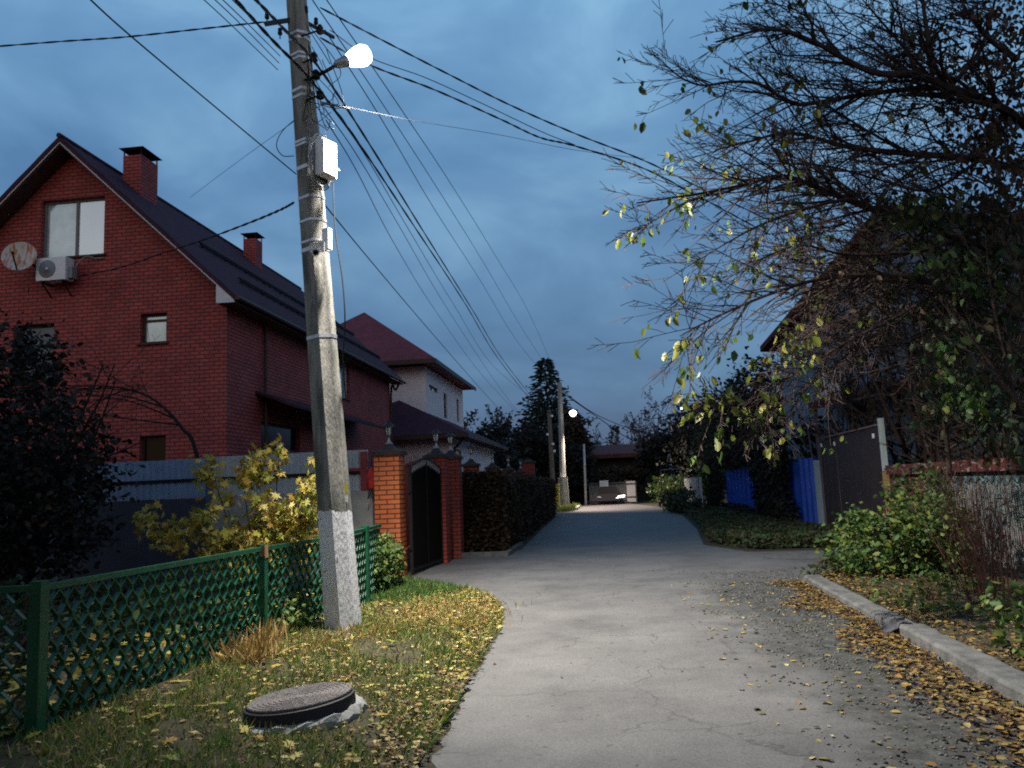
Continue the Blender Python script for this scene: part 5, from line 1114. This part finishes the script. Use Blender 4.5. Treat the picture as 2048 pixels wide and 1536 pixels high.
def broad(x, y, h, R, label, mat='black_leaf', nc=150, nl=22, size=.34, seed=1, name='leafy_tree', bark='bark_black', zc=.58, group=None):
    r = thing(name, label, 'tree', (x, y, 0), group); T = Tree(seed)
    for k in range(6): T.grow((x, y, h*.1), (T.r.uniform(-.6, .6), T.r.uniform(-.6, .6), 1), h*.75, h*.014, 2, .2, .03, (6, 5), .42, rmin=.015)
    part('trunk', T.mb, bark, r); rng = np.random.default_rng(seed)
    P = clumps((x, y, h*zc), (R, R, h*.43), nc, nl, (R*.14, R*.14, h*.06), rng=rng); leaves('crown', P, size, mat, r, OVAL, rng=rng, droop=.2); return r
def bare(x, y, h, label, seed, mat='bark_pale', kids=(9, 8, 6), r0=None, leafn=0):
    r = thing('bare_tree', label, 'tree', (x, y, 0)); T = Tree(seed)
    T.grow((x, y, 0), (T.r.uniform(-.08, .08), 0, 1), h*.9, r0 or h*.016, 3, .13, .09, kids, .52, (.35, .85), 8, rmin=.018)
    for k in range(2): T.grow((x, y, h*.1), (T.r.uniform(-.35, .35), 0, 1), h*.7, h*.011, 2, .13, .08, kids, .5, (.35, .8), 7, rmin=.018)
    part('trunk', T.mb, mat, r)
    P = np.array([t[0] for t in T.tips]); P = P[P[:, 2] > h*.3]; leaves('crown', P, .28, 'brown_leaf', r, OVAL, rng=np.random.default_rng(seed)); return r
bx = [(-13.5, 78, 9.5, 'bare tree behind the white house roof end', 3), (-11, 82, 10, 'bare purplish tree left of the tall spruce', 4), (-9.3, 74, 7.5, 'bush like bare tree between the white house and the spruce', 6), (-.8, 88, 8.8, 'bare reddish tree right of the far lamp', 5),
      (4.2, 105, 12, 'pale birch like tree above the red roof', 7), (7.2, 108, 12.6, 'pale bare tree second from the left above the red roof', 8), (10.2, 104, 11.5, 'pale bare tree nearest the dark trees on the right', 9), (1.2, 110, 9.4, 'pale bare tree leftmost above the red roof', 10), (12.5, 110, 12, 'pale bare tree partly behind the right hand thicket', 15)]
for x, y, h, lb, sd_ in bx: bare(x, y, h, lb, sd_, 'bark_pale' if y > 100 else 'bark', kids=(9, 8, 5) if y > 100 else (8, 7, 5))
for i, (x, y, h, R, lb) in enumerate(((-7.8, 56, 4.8, 2.2, 'dark yard tree right of the white house'), (-8.6, 66, 7.2, 3.0, 'rounded dark tree left of the spruce foot'), (-5.9, 68, 6.8, 2.4, 'dark tree behind the far wooden pole'), (-2.6, 70, 7.0, 1.5, 'brown tree behind the far lamp post'), (-11.2, 60, 5.8, 2.4, 'dark tree hidden beyond the white house'), (-2.9, 66, 5, 1.8, 'small dark tree at the left of the far gate'),
      (1.0, 68, 2.9, 1.9, 'brownish bush above the far gate'))):
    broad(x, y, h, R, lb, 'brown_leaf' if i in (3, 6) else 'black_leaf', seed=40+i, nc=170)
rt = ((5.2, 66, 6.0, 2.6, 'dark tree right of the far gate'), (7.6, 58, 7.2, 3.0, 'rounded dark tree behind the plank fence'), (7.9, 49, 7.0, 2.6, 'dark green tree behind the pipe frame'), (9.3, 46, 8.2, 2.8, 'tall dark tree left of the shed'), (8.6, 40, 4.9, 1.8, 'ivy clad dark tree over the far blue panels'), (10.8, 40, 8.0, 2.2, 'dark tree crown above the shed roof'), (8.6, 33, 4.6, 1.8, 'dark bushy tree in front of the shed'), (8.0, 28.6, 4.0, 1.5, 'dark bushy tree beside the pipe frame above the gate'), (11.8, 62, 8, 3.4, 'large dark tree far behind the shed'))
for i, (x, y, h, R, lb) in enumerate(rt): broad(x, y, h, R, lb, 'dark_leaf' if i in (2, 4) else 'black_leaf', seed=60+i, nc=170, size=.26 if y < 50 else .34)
# green bushes by the plank fence
plant('shrub', 'rounded green bush left of the far plank fence', (4.1, 53, .9), (1.3, 2.5, 1.1), 0, .22, 'shrub_leaf', clump=(60, 22, .18))
plant('shrub', 'low green bush spilling onto the far right road edge', (3.9, 44, .5), (1., 4.5, .7), 0, .2, 'dark_leaf', clump=(70, 22, .18))
plant('shrub', 'green bush over the plank fence below the pipe frame', (5.9, 45.5, 1.6), (.9, 2.0, .8), 0, .2, 'shrub_leaf', clump=(50, 20, .18))
# ivy on the blue fence
def ivy(label, cells, seed):
    r = thing('ivy', label, 'climbing plant', (RXf, cells[0][0], 0), 'ivy growing over the blue fence'); rng = np.random.default_rng(seed); P = []
    for (y, z, ry, rz_, n) in cells:
        a = rng.uniform(0, 2*math.pi, n); q_ = np.sqrt(rng.uniform(0, 1, n)); P.append(np.c_[RXf-.15-rng.uniform(0, .35, n), y+ry*q_*np.cos(a), z+rz_*q_*np.sin(a)])
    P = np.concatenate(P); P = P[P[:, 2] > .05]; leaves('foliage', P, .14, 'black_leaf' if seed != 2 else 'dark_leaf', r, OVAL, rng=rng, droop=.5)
    T = Tree(seed)
    for k in range(10): y = cells[0][0]+T.r.uniform(-1, 1)*cells[0][2]; T.grow((RXf-.15, y, 0), (0, T.r.uniform(-.2, .2), 1), 2, .012, 1, .2, .05, (5, 4), .3)
    part('stem', T.mb, 'bark_black', r)
ivy('dark ivy mass between the two uncovered blue panels', [(28.7, 1.3, 2.4, 1.6, 4200), (29.5, 2.3, 2.6, .8, 2200), (27, .5, 1.6, .6, 1200), (26.6, 2.2, .8, .5, 500)], 1)
ivy('dark ivy hanging over the far end of the blue fence', [(43.6, 1.2, 2.6, 1.7, 3200), (37, 2.7, 5.5, .65, 2600), (36, .15, 5, .4, 1800)], 3)
# lit shrub and companions on the right
def stems_plant(label, c, n, h, spread, mat, lm=None, nleaf=0, seed=1, name='bare_shrub'):
    r = thing(name, label, 'shrub', (c[0], c[1], 0)); T = Tree(seed)
    for k in range(n):
        d = (T.r.gauss(0, spread), T.r.gauss(0, spread), 1); T.grow((c[0]+T.r.gauss(0, .12), c[1]+T.r.gauss(0, .2), .05), d, h*T.r.uniform(.6, 1.05), .008, 1, .1, 0, (5, 4), .3, (.2, .6), 6, .0025)
    part('stem', T.mb, mat, r)
    if lm:
        P = np.array([t[0] for t in T.tips]); leaves('foliage', P[:nleaf] if nleaf else P, .06, lm, r, OVAL)
    return r
c = AY(1765, 1140, 12.8); plant('shrub', 'bright green lit shrub at the end of the kerb in front of the brown gate', (c[0], 12.8, .52), (.85, .7, .55), 0, .085, 'shrub_leaf', 14, clump=(90, 30, .15))
c = AY(1850, 1080, 12.6); plant('shrub', 'taller dim green shrub against the board fence', (c[0]+.05, 12.6, .72), (.62, .8, .85), 0, .08, 'shrub_leaf', 12, clump=(80, 26, .16))
c = AY(1800, 1010, 14.6); plant('shrub', 'leafy bush reaching the red beam beside the brown gate post', (5.35, 14.8, .9), (.45, .9, .75), 0, .08, 'dark_leaf', 10, clump=(50, 28, .17))
c = G(1850, 1220); plant('shrub', 'low leafy weeds under the lit shrub behind the kerb', (c[0]+.1, c[1], .2), (.6, 1.1, .25), 0, .07, 'shrub_leaf', 8, clump=(34, 16, .2))
c = G(1700, 1150); plant('shrub', 'ground hugging green weeds at the driveway corner', (c[0]-.15, c[1], .1), (.5, .5, .14), 0, .07, 'weed_dark', 6, clump=(30, 20, .2), zmin=.01)
c = G(1965, 1240); stems_plant('tall bare reddish stems in front of the slatted board fence', (c[0]+.2, c[1]+.3), 34, 1.9, .16, 'stem_red', 'brown_leaf', 60, 3)
stems_plant('thinner bare stems between the shrub and the slatted fence', (c[0]+.55, c[1]+1.3), 22, 1.7, .15, 'stem_red', 'brown_leaf', 50, 4)
c = G(2045, 1330); plant('shrub', 'small green plant at the right edge of the photo', (c[0]+.15, c[1], .35), (.3, .35, .4), 0, .075, 'shrub_leaf', 6, clump=(24, 16, .2))
c = AY(2050, 1020, 9.5); plant('shrub', 'dark feathery evergreen branch at the right edge before the fence', (c[0]+.3, 9.5, c[2]), (.55, .4, .3), 900, .11, 'needle', 6, shape=BLADE)

# ================================================================== THE BIG BARE TREE
BT = thing('bare_tree', 'large nearly leafless tree with drooping green leaves overhanging from the right', 'tree', (6.6, 11.6, 0))
T = Tree(77); R = T.r
def px(l, Y0, Y1):
    n = len(l); return [AY(x, y, Y0+(Y1-Y0)*i/(n-1)) for i, (x, y) in enumerate(l)]
trunk = [np.array([6.75, 11.9, 0])]+px([(2095, 900), (2085, 600), (2068, 300), (2058, 120), (2050, -60)], 11.8, 11.3)
T.along(spline(trunk, 5), .17, 0)
limbs = [
 ([(2050, 250), (2004, 217), (1894, 173), (1832, 151), (1738, 142), (1628, 84), (1539, 58), (1432, 84)], 11.6, 9.6, .075, 22),
 ([(1900, 177), (1832, 177), (1716, 191), (1628, 206), (1583, 206), (1517, 168), (1459, 164), (1406, 171), (1362, 155), (1317, 117)], 11.2, 9.4, .04, 22),
 ([(2055, 350), (1960, 319), (1805, 306), (1694, 293), (1583, 266), (1495, 284), (1430, 300)], 11.8, 10.2, .055, 22),
 ([(2055, 520), (1900, 470), (1770, 428), (1694, 399), (1628, 372), (1561, 352), (1495, 368), (1406, 386), (1273, 406)], 11.9, 9.3, .06, 26),
 ([(1740, 415), (1694, 399), (1583, 426), (1517, 452), (1450, 488), (1326, 563)], 11.0, 9.2, .028, 18),
 ([(1540, 352), (1450, 385), (1380, 400), (1300, 445), (1270, 455)], 10.2, 9.0, .016, 12),
 ([(2050, 640), (1850, 560), (1672, 554), (1561, 581), (1472, 616), (1400, 650), (1360, 672)], 11.8, 9.2, .04, 24),
 ([(1850, 600), (1780, 640), (1700, 680), (1600, 740), (1500, 800), (1420, 812)], 11.2, 9.0, .026, 26),
 ([(1800, 640), (1720, 690), (1620, 770), (1540, 830), (1500, 868)], 11.2, 9.0, .022, 24),
 ([(1867, 150), (1858, 89), (1845, 0), (1838, -70)], 11.2, 11, .05, 12),
 ([(1870, 165), (1760, 40), (1700, -30)], 11.2, 10.2, .03, 14),
 ([(2035, 120), (1960, 60), (1900, -40)], 11.4, 11, .05, 12),
 ([(1900, 175), (1960, 100), (1990, 0), (2000, -60)], 11.3, 11.2, .04, 12),
 ([(1800, 300), (1700, 240), (1600, 170), (1560, 110), (1545, 20)], 11.2, 10, .024, 16),
 ([(1700, 130), (1620, 40), (1560, 10), (1480, 5)], 10.8, 9.8, .02, 14),
 ([(1960, 320), (1860, 380), (1760, 360), (1640, 330), (1480, 330), (1400, 345)], 11.4, 9.8, .026, 18),
 ([(1980, 450), (1850, 500), (1700, 510), (1600, 490), (1520, 520), (1450, 560)], 11.7, 9.8, .03, 22)]
for pl, Y0, Y1, r_, kn in limbs:
    pts = spline(px(pl, Y0, Y1), 4); T.along(pts, r_, 2, .17, .0, (int(kn*2.1), 9), .31, (.3, .85), 6, .004)
for k in range(210):   # twig tangle near the trunk
    a = AY(R.uniform(1690, 2080), R.uniform(-20, 700), R.uniform(11, 12.4)); T.grow(a, (-R.uniform(.3, 1), R.uniform(-.3, .3), R.uniform(-.3, .7)), R.uniform(1., 2.2), .014, 2, .25, 0, (8, 7), .4, (.4, 1.1), 6, .004)
part('trunk', T.mb, 'bark', BT)
def topx(p): v = np.array(p)-CAM; return 1024+F*(v@cr)/(v@cf), 768-F*(v@cu)/(v@cf)
cand = []
for tip, d, pts in T.tips:
    x, y = topx(tip); w_ = 1. if x < 1480 else (.45 if x < 1640 else (.12 if x < 1850 else .03))
    if y > 640 and x < 1700: w_ *= 2.6
    if y < 160: w_ *= .45
    cand.append(w_)
cand = np.array(cand)/sum(cand); pick = RNG.choice(len(cand), 430, replace=False, p=cand); P = []
for i in pick:
    for k in range(R.choice((1, 1, 2, 3))): P.append(np.array(T.tips[i][0])+np.array([R.gauss(0, .05), R.gauss(0, .05), R.gauss(0, .03)]))
leaves('crown', np.array(P), .115, 'branch_leaf', BT, OVAL, droop=1.0, jit=.35)
# pale drooping fine branches lower left of crown
# leafy climber / shrub tree in the dark corner on the right
LT = thing('leafy_tree', 'dim broad leaved tree in the right corner between the bare tree and the board fence', 'tree', (6.7, 10.9, 0))
T = Tree(91)
for l in ([(2100, 1000), (2046, 830), (1990, 740), (1930, 660), (1880, 600)], [(2060, 900), (2020, 760), (1985, 600), (1970, 470)], [(1900, 960), (1890, 860), (1860, 760), (1840, 640)], [(2090, 1000), (2060, 700), (2030, 500)]):
    T.along(spline(px(l, 10.9, 10.6), 5), .035, 2, .2, .05, (12, 6), .35, (.4, 1.), 6, .004)
part('trunk', T.mb, 'bark', LT)
def pblob(cx, cy, rx, ry, Y, dY, nc, nl, sp):
    out = []
    for k in range(nc):
        a = R.uniform(0, 6.283); q_ = math.sqrt(R.random()); c_ = AY(cx+rx*q_*math.cos(a), cy+ry*q_*math.sin(a), Y+R.uniform(-dY, dY))
        for j in range(nl): out.append(c_+np.array([R.gauss(0, sp), R.gauss(0, sp), R.gauss(0, sp)]))
    return np.array(out)
P = np.concatenate([pblob(1960, 620, 120, 240, 11.6, .8, 110, 10, .12), pblob(1900, 780, 60, 60, 10.6, .4, 14, 9, .10), pblob(1830, 430, 60, 40, 11.2, .5, 14, 8, .11), pblob(2000, 850, 60, 70, 10.6, .5, 20, 8, .12), pblob(1950, 480, 110, 100, 11.8, .6, 34, 9, .12), pblob(2010, 330, 60, 120, 12, .5, 22, 9, .12)])
leaves('crown', P, .13, 'dark_leaf', LT, OVAL, droop=.7)
P = np.concatenate([pblob(1895, 720, 22, 30, 10.3, .2, 5, 7, .07), pblob(1940, 800, 50, 25, 10.3, .2, 8, 6, .08), pblob(1840, 410, 40, 25, 10.8, .3, 5, 6, .09), pblob(1890, 530, 60, 60, 10.6, .3, 9, 4, .08)])
leaves('crown_tip', P, .12, 'shrub_leaf', LT, OVAL, droop=.8)
P = np.concatenate([pblob(1960, 150, 100, 190, 11.6, .8, 70, 8, .09), pblob(2015, 250, 60, 260, 11.2, .6, 110, 10, .11), pblob(1870, 90, 60, 60, 11, .5, 12, 6, .07), pblob(1780, 560, 130, 110, 11.4, .8, 50, 7, .10)])
leaves('dead_leaves', P, .09, 'brown_leaf', BT, OVAL, droop=.8)
# brown thicket behind it, in front of the wooden house
TH = thing('thicket', 'brown twiggy overgrowth hiding the right part of the old house', 'shrub', (7.4, 16.2, 0)); T = Tree(99)
for k in range(26): T.grow((7.3+T.r.uniform(-.8, 1.6), 16.2+T.r.uniform(-1.2, 1.6), 0), (T.r.uniform(-.22, .3), T.r.uniform(-.2, .2), 1), T.r.uniform(4.0, 7.5), .03, 2, .13, .02, (12, 7), .34, (.3, .9), 8, .007)
part('stem', T.mb, 'bark', TH)
P = np.concatenate([clumps((7.6, 16.4, 3.0), (1.3, 1.6, 2.6), 260, 14, (.2, .2, .22)), clumps((8.2, 16.6, 5.6), (1.4, 1.4, 1.6), 150, 14, (.2, .2, .2))]); leaves('foliage', P, .12, 'black_leaf', TH, OVAL, droop=.5)
TG = thing('bare_tree', 'dense dark bare tree rising behind the brown gate in front of the gable', 'tree', (7.2, 19.4, 0)); T = Tree(55)
for k in range(9): T.grow((7.3+T.r.uniform(-.3, .3), 19.4, .2), (T.r.uniform(-.22, .25), T.r.uniform(-.2, .2), 1), T.r.uniform(5.6, 7.4), .06, 3, .13, .03, (9, 9, 7), .38, (.3, .85), 8, .008)
part('trunk', T.mb, 'bark', TG)
P = np.array([t[0] for t in T.tips]); P = P[RNG.uniform(0, 1, len(P)) < .35]; leaves('crown', P[P[:, 2] > 2.5], .10, 'brown_leaf', TG, OVAL, droop=.6)
TK = thing('bare_tree', 'smaller twiggy tree between the pipe frame and the gable eave', 'tree', (6.5, 22.2, 0)); T = Tree(56)
for k in range(7): T.grow((6.5+T.r.uniform(-.2, .2), 22.2, .2), (T.r.uniform(-.2, .22), T.r.uniform(-.2, .2), 1), T.r.uniform(4.6, 6.4), .05, 3, .13, .03, (8, 8, 7), .38, (.3, .85), 8, .009)
part('trunk', T.mb, 'bark', TK)
P = np.array([t[0] for t in T.tips]); P = P[RNG.uniform(0, 1, len(P)) < .4]; leaves('crown', P[P[:, 2] > 2.2], .10, 'brown_leaf', TK, OVAL, droop=.6)
# unseen trees added behind the camera to block evening sky light from the foreground
for i, (x, y, h, R_, lb) in enumerate(((-7.5, -3.5, 7.5, 3.2, 'dark tree left of the lane at the viewer\'s back'), (-13.5, 1.0, 7.0, 3.0, 'added unseen sky blocking tree beyond the left edge of the view'), (-2.5, -8.5, 8.5, 3.4, 'tall dark tree directly at the viewer\'s back'), (5.0, -7.0, 8.0, 3.2, 'dark tree right of the lane at the viewer\'s back'))):
    broad(x, y, h, R_, lb, 'black_leaf', seed=80+i, nc=200, nl=22, size=.34)
